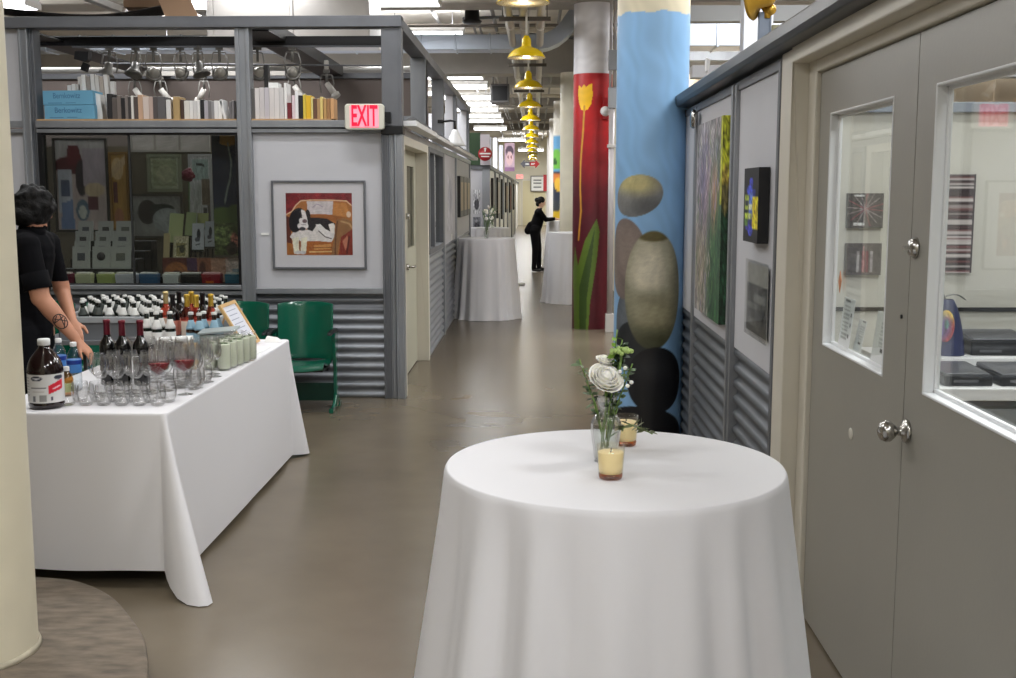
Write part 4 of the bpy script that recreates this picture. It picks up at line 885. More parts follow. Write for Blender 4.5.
# ----------------------------------------------------------------- corridor side things
t = thing('fluorescent_valance', 'nearer white strip light along the booth side above the door', 'light', (0,0,0))
MB().box(-1.055,9.15,2.2,-.945,11.05,2.245).build('housing', M_WHITE, t, bevel=.006); MB().prism([(-1.055,2.245),(-.99,2.285),(-1.055,2.285)], 'y', 9.2, 11.0).build('reflector', M_STEEL, t)
t = thing('fluorescent_valance', 'farther white strip light along the booth side past the window', 'light', (0,0,0))
MB().box(-1.055,11.2,2.2,-.95,19.0,2.24).build('housing', M_WHITE, t, bevel=.006); MB().prism([(-1.055,2.24),(-.99,2.275),(-1.055,2.275)], 'y', 11.3, 18.9).build('reflector', M_STEEL, t)
t = thing('clip_lamp', 'white cone lamp on a black arm over the booth side', 'lamp', (-.93,13.3,2.30))
MB().lathe([(.02,.1),(.035,.09),(.055,.04),(.10,-.05),(.125,-.09),(.12,-.09),(.05,.03)], 24).build('lamp_shade', M_WHITE, t)
MB().tube([(-.14,0,.19),(-.05,0,.2),(.0,0,.19),(0,0,.1)], .014, 8).box(-.2,-.02,.17,-.13,.02,.21).build('arm', M_BLACK, t)
for k, (y0, y1, lab) in enumerate(((15.72,16.45,'nearest of three narrow black-framed prints on the booth side'),(16.52,17.25,'middle of three narrow black-framed prints on the booth side'),(17.32,18.1,'farthest of three narrow black-framed prints on the booth side'))):
    t = thing('framed_picture', lab, 'picture', (0,0,0), 0, 'black-framed prints')
    MB().box(-1.075,y0,1.33,-1.03,y1,1.9).build('frame', M_BLACK, t, bevel=.002); MB().box(-1.03,y0+.12,1.42,-1.028,y1-.12,1.82).build('print', mat('tan_print', (176,160,136), .6), t)
def pale(P): P.ell(.5,.4,.3,.3,(170,172,184)); P.noise(.08, 3, 4, 2)
t = thing('unframed_print', 'pale grey unframed print on the booth side before the black frames', 'picture', (0,0,0))
canvas('sheet', (-1.078,13.95,1.92), (0,1.05,0), (0,0,-.72), 20, 20, pale, (196,196,204), t)
MB().box(-1.0795,14.6,1.06,-1.077,14.8,1.14).build('caption', M_PAPER, t)
# pictures beyond
for k, (y, h0_, h1_, wd, lab) in enumerate(((22.2,1.25,1.95,1.0,'first black framed picture on the far corridor wall'),(25.2,1.1,2.0,1.2,'second framed picture on the far corridor wall'),(28.6,1.0,2.0,1.2,'third framed picture on the far corridor wall'),(32.5,1.1,1.95,1.5,'fourth framed picture on the far corridor wall'),(37.5,1.0,2.0,2.0,'fifth framed picture on the far corridor wall'),(44,1.0,2.0,2.4,'last framed picture on the far corridor wall'))):
    t = thing('framed_picture', lab, 'picture', (0,0,0), 0, 'far corridor pictures')
    MB().box(-.86,y,h0_,-.815,y+wd,h1_).build('frame', M_BLACK, t); MB().box(-.815,y+.12,h0_+.1,-.813,y+wd-.12,h1_-.1).build('print', mat('far_print_%d' % k, [(120,118,120),(190,180,170),(90,100,120),(170,150,120),(140,90,70),(180,180,186)][k], .6), t)
for k, (z0, z1, lab) in enumerate(((1.28,1.72,'upper dark print on the front of the second booth'),(.98,1.22,'lower dark print on the front of the second booth'))):
    def ink(P): P.ell(.5,.6,.35,.25,(70,70,76)); P.ell(.4,.3,.2,.12,(150,150,156)); P.noise(.3,4,4,k)
    t = thing('picture_sheet', lab, 'picture', (0,0,0)); canvas('sheet', (-1.14,20.985,z1), (.13,0,0), (0,0,-(z1-z0)), 16, 20, ink, (206,206,210) if k == 0 else (110,112,118), t, .004)
# round red sign
t = thing('round_sign', 'round red sign with white lettering lines on the second booth', 'sign', (-.90,20.6,2.36))
MB().lathe([(0,0),(.125,0),(.125,.012),(0,.012)], 32, M=Matrix.Rotation(PI/2, 3, 'X')).build('disc', mat('sign_red', (160,34,40), .5), t)
b = MB().box(-.012,-.016,.04,.012,-.0125,.09).prism([(-.03,.085),(.03,.085),(0,.115)], 'y', -.016, -.0125).box(-.1,-.016,-.008,.1,-.0125,.018).box(-.075,-.016,-.055,.075,-.0125,-.035)
b.build('lettering', M_PAPER, t); MB().cyl((0,.01,0),(0,.2,.0),.01,n=8).build('bracket', M_STEELD, t)
# double arrow sign hanging over the corridor
t = thing('arrow_sign', 'double-headed grey and red arrow sign hanging over the corridor', 'sign', (-.135,30,2.41))
MB().prism([(0,-.055),(-.14,-.055),(-.14,-.115),(-.255,0),(-.14,.115),(-.14,.055),(0,.055)], 'y', 0, .02).build('grey_arrow', mat('arrow_grey', (92,92,100), .5), t)
MB().prism([(0,-.055),(.14,-.055),(.14,-.115),(.255,0),(.14,.115),(.14,.055),(0,.055)], 'y', 0, .02).build('red_arrow', mat('arrow_red', (176,40,44), .5), t)
MB().box(-.12,-.003,-.015,-.03,0,.015).box(.03,-.003,.004,.13,0,.02).box(.03,-.003,-.022,.11,0,-.008).build('lettering', M_PAPER, t)
MB().cyl((-.1,.01,.055),(-.1,.01,1.99),.004,n=6).cyl((.1,.01,.055),(.1,.01,1.99),.004,n=6).build('cable', M_STEELD, t)
t = thing('exit_sign', 'small glowing red exit sign on the far end wall', 'sign', (-.78,57.85,2.45))
MB().box(-.2,0,-.13,.2,.05,.13).build('sign_body', M_WHITE, t); text_mb('EXIT', .2, 0, .002, None, Matrix.Translation((0,-.004,0)), .32).build('lettering', mat('far_exit_glow', (230,60,60), .4, emit=(255,70,70), es=1.6), t)
MB().box(-.17,-.002,-.1,.17,0,.1).build('lit_face', mat('far_exit_face', (255,170,160), .4, emit=(255,150,140), es=.7), t)
t = thing('framed_notice', 'framed notice with a red edge on the far wall behind the person', 'notice', (.12,57.8,2.05))
MB().box(-.35,0,-.35,.35,.04,.45).build('frame', mat('notice_grey', (120,116,112), .5), t); MB().box(-.3,-.004,-.3,.3,0,.4).build('sheet', M_PAPER, t); MB().box(.3,-.006,-.33,.5,.02,.5).build('red_edge', mat('notice_red', (190,40,50), .5), t)
MB().box(-.2,-.006,-.15,.2,-.004,-.1).box(-.2,-.006,.05,.2,-.004,.1).box(-.2,-.006,.2,.2,-.004,.25).build('lettering', M_INK, t)
def pinkp(P): P.ell(.5,.3,.4,.2,(90,70,90)); P.ell(.5,.55,.35,.25,(236,200,206)); P.ell(.35,.5,.06,.05,(120,40,60)); P.ell(.68,.5,.06,.05,(120,40,60)); P.rect(0,.85,1,1,(150,110,150))
t = thing('hanging_poster', 'pink and mauve poster high on the far corridor wall', 'poster', (0,0,0)); canvas('sheet', (-.92,34.5,3.15), (.3,0,0), (0,0,-.85), 16, 24, pinkp, (206,176,196), t, .01)
# conduit with boxes beside the red column
t = thing('conduit_pipe', 'vertical grey conduit with two junction boxes between the red and blue columns', 'conduit', (.905,13.62,0))
MB().tube([(0,0,.0),(0,0,2.75)], .035, 14).tube([(.03,.02,2.75),(.03,.02,4.3)], .016, 10).tube([(-.02,.02,2.75),(-.02,.02,4.3)], .016, 10).build('pipe', mat('conduit_paint', (178,172,172), .4, .2), t)
MB().box(-.045,-.05,3.10,.075,.04,3.33).build('upper_box', M_STEEL, t, bevel=.004)
MB().box(-.045,-.05,2.66,.075,.04,2.9).build('lower_box', M_STEEL, t, bevel=.004)
MB().box(-.05,-.05,2.2,.1,.04,2.24).build('clamp', mat('conduit_clamp', (198,194,190), .4), t, bevel=.004); MB().box(-.05,-.05,0,.05,.05,.22).build('foot_cover', mat('conduit_clamp', (198,194,190), .4), t, bevel=.004)
t = thing('fire_alarm', 'white round alarm with a red back box on the red column', 'alarm', (.84,13.83,2.64))
MB().lathe([(0,0),(.055,0),(.06,.02),(.045,.05),(.0,.06)], 24, (0,0,0), 0, Matrix.Rotation(PI/2, 3, 'X')).build('bell', M_WHITE, t, bevel=0); MB().box(-.03,-.01,-.09,.075,.05,.16).build('back_box', mat('alarm_red', (170,20,30), .4), t, bevel=.004)
# ================================================================= BAR TABLE
def rect_cloth(x0, x1, y0, y1, zt, parent, hem=.03, corner_len=(.26,.16,.2,.2), seed=1, mt=M_CLOTH, hems=None, sharp=3.0):
    """cloth over a rectangular top: flat top, skirt hanging close to the sides, a cone fold at each corner"""
    rr = random.Random(seed); loop = []; R = .03
    def side(ax, ay, bx, by, n, nx, ny):
        for i in range(n): t = i/n; loop.append((ax+(bx-ax)*t, ay+(by-ay)*t, nx, ny, 0.0))
    def corner(cx, cy, a0, cl=.2):
        N = 16
        for i in range(N):
            a = a0+PI/2*i/N; w = math.sin(PI*i/N)**sharp
            loop.append((cx+R*math.cos(a), cy+R*math.sin(a), math.cos(a), math.sin(a), w*cl))
    side(x0+R, y0, x1-R, y0, 44, 0, -1); corner(x1-R, y0+R, -PI/2, corner_len[0])
    side(x1, y0+R, x1, y1-R, 90, 1, 0); corner(x1-R, y1-R, 0, corner_len[1])
    side(x1-R, y1, x0+R, y1, 30, 0, 1); corner(x0+R, y1-R, PI/2)
    side(x0, y1-R, x0, y0+R, 60, -1, 0); corner(x0+R, y0+R, PI)
    n = len(loop); ph = [rr.uniform(0, 6.28) for _ in range(6)]
    levels = [0,.006,.02,.05,.1,.18,.28,.4,.52,.64,.76,.88,.96,1]
    vs = []
    s = 0; S = []
    for i in range(n):
        S.append(s); a = loop[i]; b = loop[(i+1) % n]; s += math.hypot(b[0]-a[0], b[1]-a[1])
    for lv in levels:
        for i, (x, y, nx, ny, cw) in enumerate(loop):
            w = min(1, cw/.2)
            ss = S[i]
            wav = math.sin(ss*7.3+ph[0])*.5+math.sin(ss*13.7+ph[1])*.3+math.sin(ss*3.1+ph[2])*.4
            h_ = hem(x, y) if callable(hem) else hem
            zb = h_*(1-w)+.004*w + (.012*wav*(1-w) if h_ > .02 else 0)
            out = .004+lv*.012+.012*wav*lv*(1-w)+cw*lv**1.15
            dip = -.05*lv*max(0, .0)
            z = zt-(zt-max(zb, .004))*lv
            if lv == 0: out = 0
            vs.append((x+nx*out, y+ny*out, z))
    b = MB(); L = len(levels)
    b.add(vs, [(j*n+i, j*n+(i+1) % n, (j+1)*n+(i+1) % n, (j+1)*n+i) for j in range(L-1) for i in range(n)], 0, True)
    b.add(vs[:n], [tuple(range(n))], 0)
    return b.build('tablecloth', mt, parent)
BX0, BX1, BY0, BY1, BZ = -2.33, -1.545, 4.62, 7.02, .76
t = thing('bar_table', 'long table under a white cloth set up as a bar at the left', 'table', (0,0,0))
def hemf(x, y): return .085 if y < 4.7 else .03
rect_cloth(BX0, BX1, BY0, BY1, BZ, t, hemf, (.30,.13,.2,.2), 4)
MB().box(BX0+.01,BY0+.01,BZ-.03,BX1-.01,BY1-.01,BZ-.004).build('tabletop', M_WHITE, t)
for x, y in ((BX0+.1,BY0+.3),(BX1-.1,BY0+.3),(BX0+.1,BY1-.3),(BX1-.1,BY1-.3)):
    MB().cyl((x,y,0.105 if y < 5 and x < -2 else 0),(x,y,BZ-.03),.014,n=10).build('leg', M_STEELD, t)
# side table with the tub behind
t = thing('side_table', 'grey folding table behind the bar carrying the tub of bottles', 'table', (0,0,0))
MB().box(-3.2,7.08,.71,-2.0,7.72,.74).build('tabletop', mat('table_grey', (120,122,126), .5), t, bevel=.005)
for x, y in ((-3.1,7.15),(-2.1,7.15),(-3.1,7.65),(-2.1,7.65)): MB().cyl((x,y,0),(x,y,.71),.015,n=10).build('leg', M_STEELD, t)
t = thing('bottle_tub', 'long grey tub packed with small bottles behind the bar', 'tub', (0,0,0))
b = MB(); T0, T1, U0, U1 = -3.05, -2.02, 7.12, 7.66
b.box(T0,U0,.74,T1,U1,.752).box(T0,U0,.752,T1,U0+.012,.855).box(T0,U1-.012,.752,T1,U1,.855).box(T0,U0,.752,T0+.012,U1,.855).box(T1-.012,U0,.752,T1,U1,.855)
b.build('tub', mat('tub_grey', (128,132,138), .45), t, bevel=.003)
b = MB().box(T0-.015,U0-.015,.85,T1+.015,U0+.012,.889).box(T0-.015,U1-.012,.85,T1+.015,U1+.015,.889).box(T0-.015,U0,.85,T0+.012,U1,.889).box(T1-.012,U0,.85,T1+.015,U1,.889)
b.build('rim', mat('tub_rim', (178,182,186), .4), t, bevel=.003)

def lathe_obj(name, prof, m, parent, n=24, **k): return MB().lathe(prof, n, **k).build(name, m, parent)
# small bottles
def beer(label_c, body_m, nm):
    t = thing('beer_bottle', '', 'bottle')
    prof = [(0,.002),(.027,0),(.030,.006),(.030,.125),(.027,.143),(.018,.168),(.0135,.19),(.0130,.214),(.0145,.217),(.0145,.224),(.0125,.226),(0,.226)]
    lathe_obj('bottle', prof, body_m, t, 16)
    lathe_obj('label', [(.0304,.045),(.0307,.046),(.0307,.112),(.0304,.113)], mat('beer_label_'+nm, label_c, .6), t, 16)
    lathe_obj('neck_label', [(.0295,.136),(.0308,.132),(.0285,.1445),(.0195,.1675),(.0152,.186),(.0142,.186)], mat('beer_label_'+nm, label_c, .6), t, 16)
    lathe_obj('cap', [(.0158,.216),(.0162,.218),(.0155,.229),(.012,.2315),(0,.232)], mat('beer_cap_'+nm, (214,214,210), .35), t, 14)
    return t
m_bg = mat('dark_green_bottle', (22,32,26), .08, coat=.4); m_br = mat('brown_bottle', (46,26,14), .08, coat=.4)
be = [beer((226,226,222), m_bg, 'white'), beer((60,66,62), m_bg, 'dark'), beer((150,186,206), m_br, 'blue')]
bu = [0,0,0]
def put_beer(k, x, y, z, lab, grp):
    o = be[k] if not bu[k] else copy_tree(be[k]); bu[k] = 1
    o.location = (x, y, z+(.004 if z < BZ else 0)); q = .05 if z < BZ else 0; o.rotation_euler = (RND.uniform(-q,q),RND.uniform(-q,q),RND.uniform(0,6)); tag(o, lab, 'bottle', grp)
for r_ in range(6):
    for c_ in range(12):
        x = -2.98+.083*c_+(.04 if r_ % 2 else 0)+RND.uniform(-.005,.005); y = 7.175+.083*r_+RND.uniform(-.004,.004)
        if x > -2.06: continue
        k = 1 if RND.random() < .22 else 0
        put_beer(k, x, y, .753, ['small white-labelled green bottle packed among its twins in the grey tub','small dark-labelled green bottle packed among white-labelled ones in the grey tub'][k], ['white-labelled bottles in the tub','dark-labelled bottles in the tub'][k])
for k, (x, y) in enumerate(((-2.27,6.52),(-2.195,6.47),(-2.27,6.61),(-2.20,6.56),(-2.125,6.5))):
    put_beer(0, x, y, BZ, 'small white-labelled bottle standing on the bar cloth behind the wine glasses', 'white-labelled bottles on the bar')
for k, (x, y) in enumerate(((-1.93,6.42),(-1.855,6.46),(-1.93,6.51),(-1.86,6.55),(-1.99,6.46))):
    put_beer(2, x, y, BZ, 'small brown bottle with pale blue label near the wooden frame', 'blue-labelled bottles on the bar')
# wine bottles
def wine(body_m, foil, label_c, nm):
    t = thing('wine_bottle', '', 'bottle')
    prof = [(0,.012),(.02,.008),(.034,0),(.0375,.006),(.0375,.185),(.034,.205),(.020,.228),(.0148,.245),(.0142,.298),(.016,.3),(.016,.312),(0,.312)]
    lathe_obj('bottle', prof, body_m, t, 22)
    lathe_obj('label', [(.0378,.07),(.0381,.071),(.0381,.155),(.0378,.156)], mat('wine_label_'+nm, label_c, .6), t, 22)
    lathe_obj('foil', [(.0150,.238),(.0156,.24),(.0150,.298),(.0168,.30),(.0168,.313),(.012,.316),(0,.316)], mat('foil_'+nm, foil, .3, .4), t, 18)
    return t
m_wd = mat('black_wine_glass', (14,12,14), .06, coat=.5); m_rose = glass('rose_wine', (222,140,120), .08, .6)
wr = wine(m_wd, (112,30,44), (30,26,28), 'red'); 
for k, (x, y, lab) in enumerate(((-2.05,5.33,'left of the three dark wine bottles with red foil'),(-1.966,5.30,'middle of the three dark wine bottles with red foil'),(-1.882,5.31,'right of the three dark wine bottles with red foil'))):
    o = wr if k == 0 else copy_tree(wr)
    o.location = (x, y, BZ); tag(o, lab, 'bottle', 'red foil wine bottles')
ww = {'gold':wine(m_rose, (206,168,60), (222,206,190), 'gold'), 'cream':wine(m_rose, (216,196,140), (214,190,170), 'cream'), 'black':wine(m_wd, (26,24,26), (190,120,104), 'black')}
wu = set()
for x, y, k, lab in ((-2.225,6.86,'cream','wine bottle with cream foil at the left of the gold-foil bottles'),(-2.13,6.70,'black','first black foil wine bottle from the left in the back group'),(-2.145,6.87,'black','second black foil bottle from the left in the back group'),(-2.035,6.67,'gold','front left gold foil wine bottle in the back group'),(-2.066,6.86,'gold','back gold foil wine bottle beside the black foil ones'),(-1.97,6.64,'gold','front middle gold foil wine bottle in the back group'),(-1.98,6.80,'black','black foil wine bottle towards the right of the back group'),(-1.90,6.70,'gold','gold foil wine bottle at the right end of the back group')):
    o = ww[k] if k not in wu else copy_tree(ww[k]); wu.add(k)
    o.location = (x-.04, y, BZ); tag(o, lab, 'bottle', 'wine bottles at the back of the bar')
# dark juice bottle
t = thing('juice_bottle', 'big bottle of dark juice with white label and cap at the bar corner', 'bottle', (-2.1,4.745,BZ))
def sq(u, v):
    prof = [(0,.0),(.055,.0),(.070,.006),(.074,.02),(.071,.03),(.073,.045),(.073,.15),(.075,.162),(.073,.175),(.068,.195),(.056,.22),(.036,.245),(.024,.258),(.022,.268),(.022,.272),(0,.272)]
    return prof
MB().lathe(sq(0,0), 40).build('bottle', mat('dark_juice', (26,8,10), .08, coat=.5), t)
def jl(u, v):
    a = -PI*.98+PI*1.1*u; r_ = .0742; return (r_*math.cos(a), r_*math.sin(a), .03+.122*v)
lb = MB().grid(jl, 60, 30, 0, True).build('label', painted('pigment_50', .5), t)
U = np.array([i/60 for j in range(31) for i in range(61)]); V = np.array([1-j/30 for j in range(31) for i in range(61)])
P = Paint(U, V, (222,222,222))
if len(lb.data.vertices) == len(U):
    P.ell(.40,.14,.10,.085,(40,44,62),soft=.15); P.ell(.40,.14,.07,.03,(210,214,222)); P.rect(.30,.44,.55,.475,(60,60,64)); P.rect(.32,.58,.52,.61,(196,190,190)); P.rect(.44,.72,.56,.95,(150,150,150)); P.rect(.33,.76,.37,.95,(120,124,130)); P.rect(.62,.8,.66,.9,(60,50,80))
    for k in range(7): P.rect(.1,.12+.1*k,.24,.14+.1*k,(150,152,156))
    P.poly([(.60,.38),(.86,.18),(.86,.52),(.60,.68)], (214,20,50)); P.line([(.68,.5),(.8,.42)], .04, (245,220,224)); P.ell(.78,.12,.09,.08,(40,44,62),soft=.15)
    P.rect(0,0,1,.02,(190,190,190))
set_pigment(lb, P.c)
lathe_obj('cap', [(.0235,.27),(.026,.272),(.026,.294),(.023,.298),(0,.298)], M_WHITE, t)
# water bottles and a little juice bottle
def water():
    t = thing('water_bottle', '', 'bottle')
    lathe_obj('bottle', [(0,.004),(.028,0),(.033,.006),(.033,.07),(.031,.075),(.033,.08),(.033,.15),(.029,.17),(.017,.195),(.0125,.203),(.0125,.212)], glass('water_bottle_plastic', (244,248,250), .08, .6), t)
    lathe_obj('label', [(.0333,.085),(.0336,.086),(.0336,.145),(.0333,.146)], mat('water_label_blue', (70,130,200), .4), t)
    lathe_obj('label_band', [(.0337,.124),(.034,.125),(.034,.142),(.0337,.143)], mat('water_label_navy', (24,54,140), .4), t)
    lathe_obj('cap', [(.0145,.207),(.0152,.21),(.0152,.224),(.013,.227),(0,.227)], M_WHITE, t)
    return t
w0 = water(); w0.location = (-2.15,5.17,BZ); tag(w0, 'clear water bottle with a blue label right of the dark juice bottle', 'bottle')
w1_ = copy_tree(w0, (-2.275,5.3,BZ)); tag(w1_, 'water bottle almost hidden behind the dark juice bottle, white cap showing', 'bottle')
t = thing('small_juice_bottle', 'small amber juice bottle with white cap before the water bottle', 'bottle', (-2.125,5.02,BZ))
lathe_obj('bottle', [(0,.003),(.026,0),(.029,.005),(.029,.075),(.025,.09),(.014,.108),(.012,.118)], glass('amber_juice', (232,190,130), .1, .5), t)
lathe_obj('label', [(.0293,.02),(.0296,.021),(.0296,.06),(.0293,.061)], mat('green_orange_label', (168,176,110), .5), t)
lathe_obj('cap', [(.0135,.115),(.014,.117),(.014,.132),(.012,.135),(0,.135)], M_WHITE, t)
# glasses
GL = glass('wine_glass', (254,254,254), .05, .85, .04, 2.2)
def stemless():
    t = thing('stemless_glass', '', 'glass')
    lathe_obj('bowl', [(0,.003),(.022,.0),(.028,.004),(.036,.03),(.038,.05),(.034,.085),(.0325,.09),(.0315,.09),(.033,.084),(.0368,.05),(.0348,.031),(.027,.008),(0,.007)], GL, t, 24)
    return t
def stem_glass(h=.19, rb=.038):
    t = thing('wine_glass', '', 'glass')
    lathe_obj('bowl', [(.004,h*.44),(.02,h*.465),(rb*.92,h*.58),(rb,h*.70),(rb*.82,h*.985),(rb*.79,h),(rb*.76,h),(rb*.79,h*.98),(rb*.965,h*.70),(rb*.88,h*.585),(.018,h*.475),(0,h*.455)], GL, t, 28)
    lathe_obj('stem', [(.0045,.006),(.0035,.02),(.0033,h*.3),(.004,h*.44)], GL, t, 12)
    lathe_obj('foot', [(0,0),(.034,0),(.035,.0015),(.02,.004),(.0045,.008),(0,.008)], GL, t, 26)
    return t
sl = stemless(); sg = stem_glass(); su = gu = 0
for r_ in range(2):
    for c_ in range(6):
        o = sl if su == 0 else copy_tree(sl); su = 1
        o.location = (-2.03+.0785*c_+(.02 if r_ else 0), 4.80+.082*r_, BZ)
        tag(o, 'clear empty stemless glass in the two front rows on the bar', 'glass', 'stemless glasses on the bar')
for r_ in range(9):
    for c_ in range(6):
        x = -2.04+.0805*c_+(.035 if r_ % 2 else 0)+RND.uniform(-.004,.004); y = 4.99+.083*r_+RND.uniform(-.004,.004)
        if x > -1.70 and y < 5.2: continue
        if x < -2.03 and 4.9 < y < 5.26: continue
        if min(math.hypot(x-bx_, y-by_) for bx_, by_ in ((-2.05,5.33),(-1.966,5.30),(-1.882,5.31),(-1.685,4.97),(-1.60,5.07))) < .086: continue
        o = sg if gu == 0 else copy_tree(sg); gu = 1
        o.location = (x, y, BZ); tag(o, 'clear empty stemmed wine glass in the crowd of glasses on the bar', 'glass', 'empty wine glasses on the bar')
for c_, (x, y) in enumerate(((-1.60,5.20),(-1.61,5.29),(-1.60,5.38),(-1.68,5.26),(-1.69,5.35))):
    o = copy_tree(sl); o.location = (x, y, BZ); tag(o, 'clear stemless glass near the table edge right of the filled glasses', 'glass', 'stemless glasses at the table edge')
for x, y, lab in ((-1.685,4.97,'left of the two wine glasses holding red wine'),(-1.60,5.07,'right of the two wine glasses holding red wine')):
    t = stem_glass(.23, .05); t.name = 'wine_glass'; t.location = (x, y, BZ); tag(t, lab, 'glass', 'glasses of red wine')
    h, rb = .23, .05
    lathe_obj('red_wine', [(0,h*.46),(.016,h*.48),(rb*.86,h*.59),(rb*.955,h*.69),(rb*.95,h*.705),(0,h*.705)], mat('red_wine', (128,10,32), .08, coat=.3), t, 28)
# pale green drinks in tumblers
def jar():
    t = thing('drink_jar', '', 'glass')
    lathe_obj('jar', [(0,.004),(.030,0),(.0345,.005),(.0355,.02),(.0355,.135),(.033,.145),(.033,.165),(.031,.165),(.031,.144),(.0342,.134),(.0342,.02),(.03,.008),(0,.008)], glass('jar_glass', (254,254,254), .03, .5, .02, 3), t, 26)
    lathe_obj('drink', [(0,.0085),(.0295,.009),(.0338,.021),(.0338,.133),(.0325,.138),(0,.138)], mat('pale_green_drink', (226,232,210), .25), t, 24)
    MB().ball((.012,-.008,.142), (.016,.006,.004), 10).ball((-.01,.006,.142), (.012,.007,.004), 10).build('herb_garnish', M_LEAF, t)
    return t
j0 = jar()
for r_ in range(5):
    for c_ in range(2):
        o = j0 if (r_ == 0 and c_ == 0) else copy_tree(j0)
        o.location = (-1.692+.078*c_+.012*r_, 5.80+.087*r_-.02*c_, BZ); o.rotation_euler = (0,0,RND.uniform(0,6))
        tag(o, '%s jar of pale green drink in the %s row' % (['left','right'][c_], ['front','second','third','fourth','rear'][r_]), 'glass', 'pale green drinks')
# plates, box, bin, frame, card
for k in range(8):
    t = thing('plate', ['bottom','second lowest','third lowest','fourth lowest','fourth highest','third highest','second highest','topmost'][k]+' white plate in the stack behind the filled glasses', 'plate', (-2.0+.006*(k % 2), 6.15+.004*k, BZ+.0135*k), 0, 'stack of white plates')
    MB().lathe([(0,.002),(.055,0),(.062,.003),(.10,.011),(.104,.0125),(.10,.0135),(.06,.006),(0,.005)], 36).build('plate', mat('plate_white', (236,232,224), .25), t)
tag(MB().hex8([(-2.09,6.1,.873),(-1.9,6.08,.873),(-1.9,6.2,.873),(-2.07,6.2,.873)], [(-2.08,6.1,.88),(-1.91,6.08,.885),(-1.9,6.2,.889),(-2.07,6.2,.88)]).build('folded_napkin', M_PAPER, bevel=.002), 'white folded napkin on top of the plate stack', 'napkin')
t = thing('tan_box', 'small tan box with a dark round mark beside the green drinks', 'box', (-1.80,5.82,BZ))
MB().box(-.032,-.03,0,.032,.03,.135).build('box', mat('tan_box', (206,176,130), .6), t, bevel=.003); MB().lathe([(0,0),(.02,0),(.02,.001),(0,.001)], 20, (.0,-.03,.07), 0, Matrix.Rotation(PI/2, 3, 'X')).build('mark', mat('dark_mark', (60,36,24), .6), t)
t = thing('grey_bin', 'grey plastic tray with a slanted lid behind the green drinks', 'tray', (-1.79,6.32,BZ))
MB().box(-.1,-.04,0,.1,.04,.12).build('tray', mat('bin_grey', (120,132,130), .4), t, bevel=.004); MB().hex8([(-.11,-.05,.12),(.11,-.05,.14),(.11,.05,.155),(-.11,.05,.135)], [(-.11,-.05,.13),(.11,-.05,.15),(.11,.05,.165),(-.11,.05,.145)]).build('lid', mat('bin_lid_grey', (150,160,160), .35), t, bevel=.003)
t = thing('menu_frame', 'pale wooden frame holding a white menu, leaning back on the bar', 'frame', (0,0,0))
o_ = Vector((-1.695,6.50,.765)); eu = Vector((0,.34,0)); ev = Vector((-.15,0,.255)); nn = eu.cross(ev).normalized()*.016
def fq(a0, a1, c0, c1, d0=0, d1=1): 
    q = [o_+eu*a+ev*c for a, c in ((a0,c0),(a1,c0),(a1,c1),(a0,c1))]
    return [p_+nn*d0 for p_ in q], [p_+nn*d1 for p_ in q]
b = MB()
for a in ((0,.07,0,1),(.93,1,0,1),(.07,.93,0,.06),(.07,.93,.93,1)): b.hex8(*fq(*a))
b.build('frame', mat('honey_wood', (214,176,120), .45), t)
b = MB().hex8(*fq(.07,.93,.06,.93,.2,.5)); b.build('menu_sheet', mat('menu_paper', (226,228,238), .6), t)
b = MB()
for k in range(6): b.hex8(*fq(.2+.04*(k % 2),.8-.05*(k % 3),.82-.1*k,.835-.1*k,.505,.53))
b.build('lettering', mat('faint_print', (150,156,176), .6), t)
b = MB().tube([o_+eu*.5+ev*.9, o_+eu*.5+Vector((-.22,0,0))], .006, 8); b.build('strut', M_WOOD, t)
tag(MB().hex8([(-1.68,6.36,BZ+.001),(-1.585,6.36,BZ+.001),(-1.575,6.66,BZ+.001),(-1.655,6.66,BZ+.001)], [(-1.68,6.36,BZ+.004),(-1.585,6.36,BZ+.004),(-1.575,6.66,BZ+.004),(-1.655,6.66,BZ+.004)]).build('white_card', M_PAPER), 'white card lying flat on the bar before the wooden frame', 'card')
b = MB().hex8([(-.05,-.03,0),(.05,-.03,0),(.06,.03,0),(-.04,.03,0)], [(-.04,-.005,.035),(.02,-.004,.03),(.03,.006,.028),(-.03,.006,.038)])
tag(b.build('crumpled_napkin', M_PAPER, bevel=.004, loc=(-1.62,6.9,BZ)), 'crumpled white napkin behind the wooden frame', 'napkin')
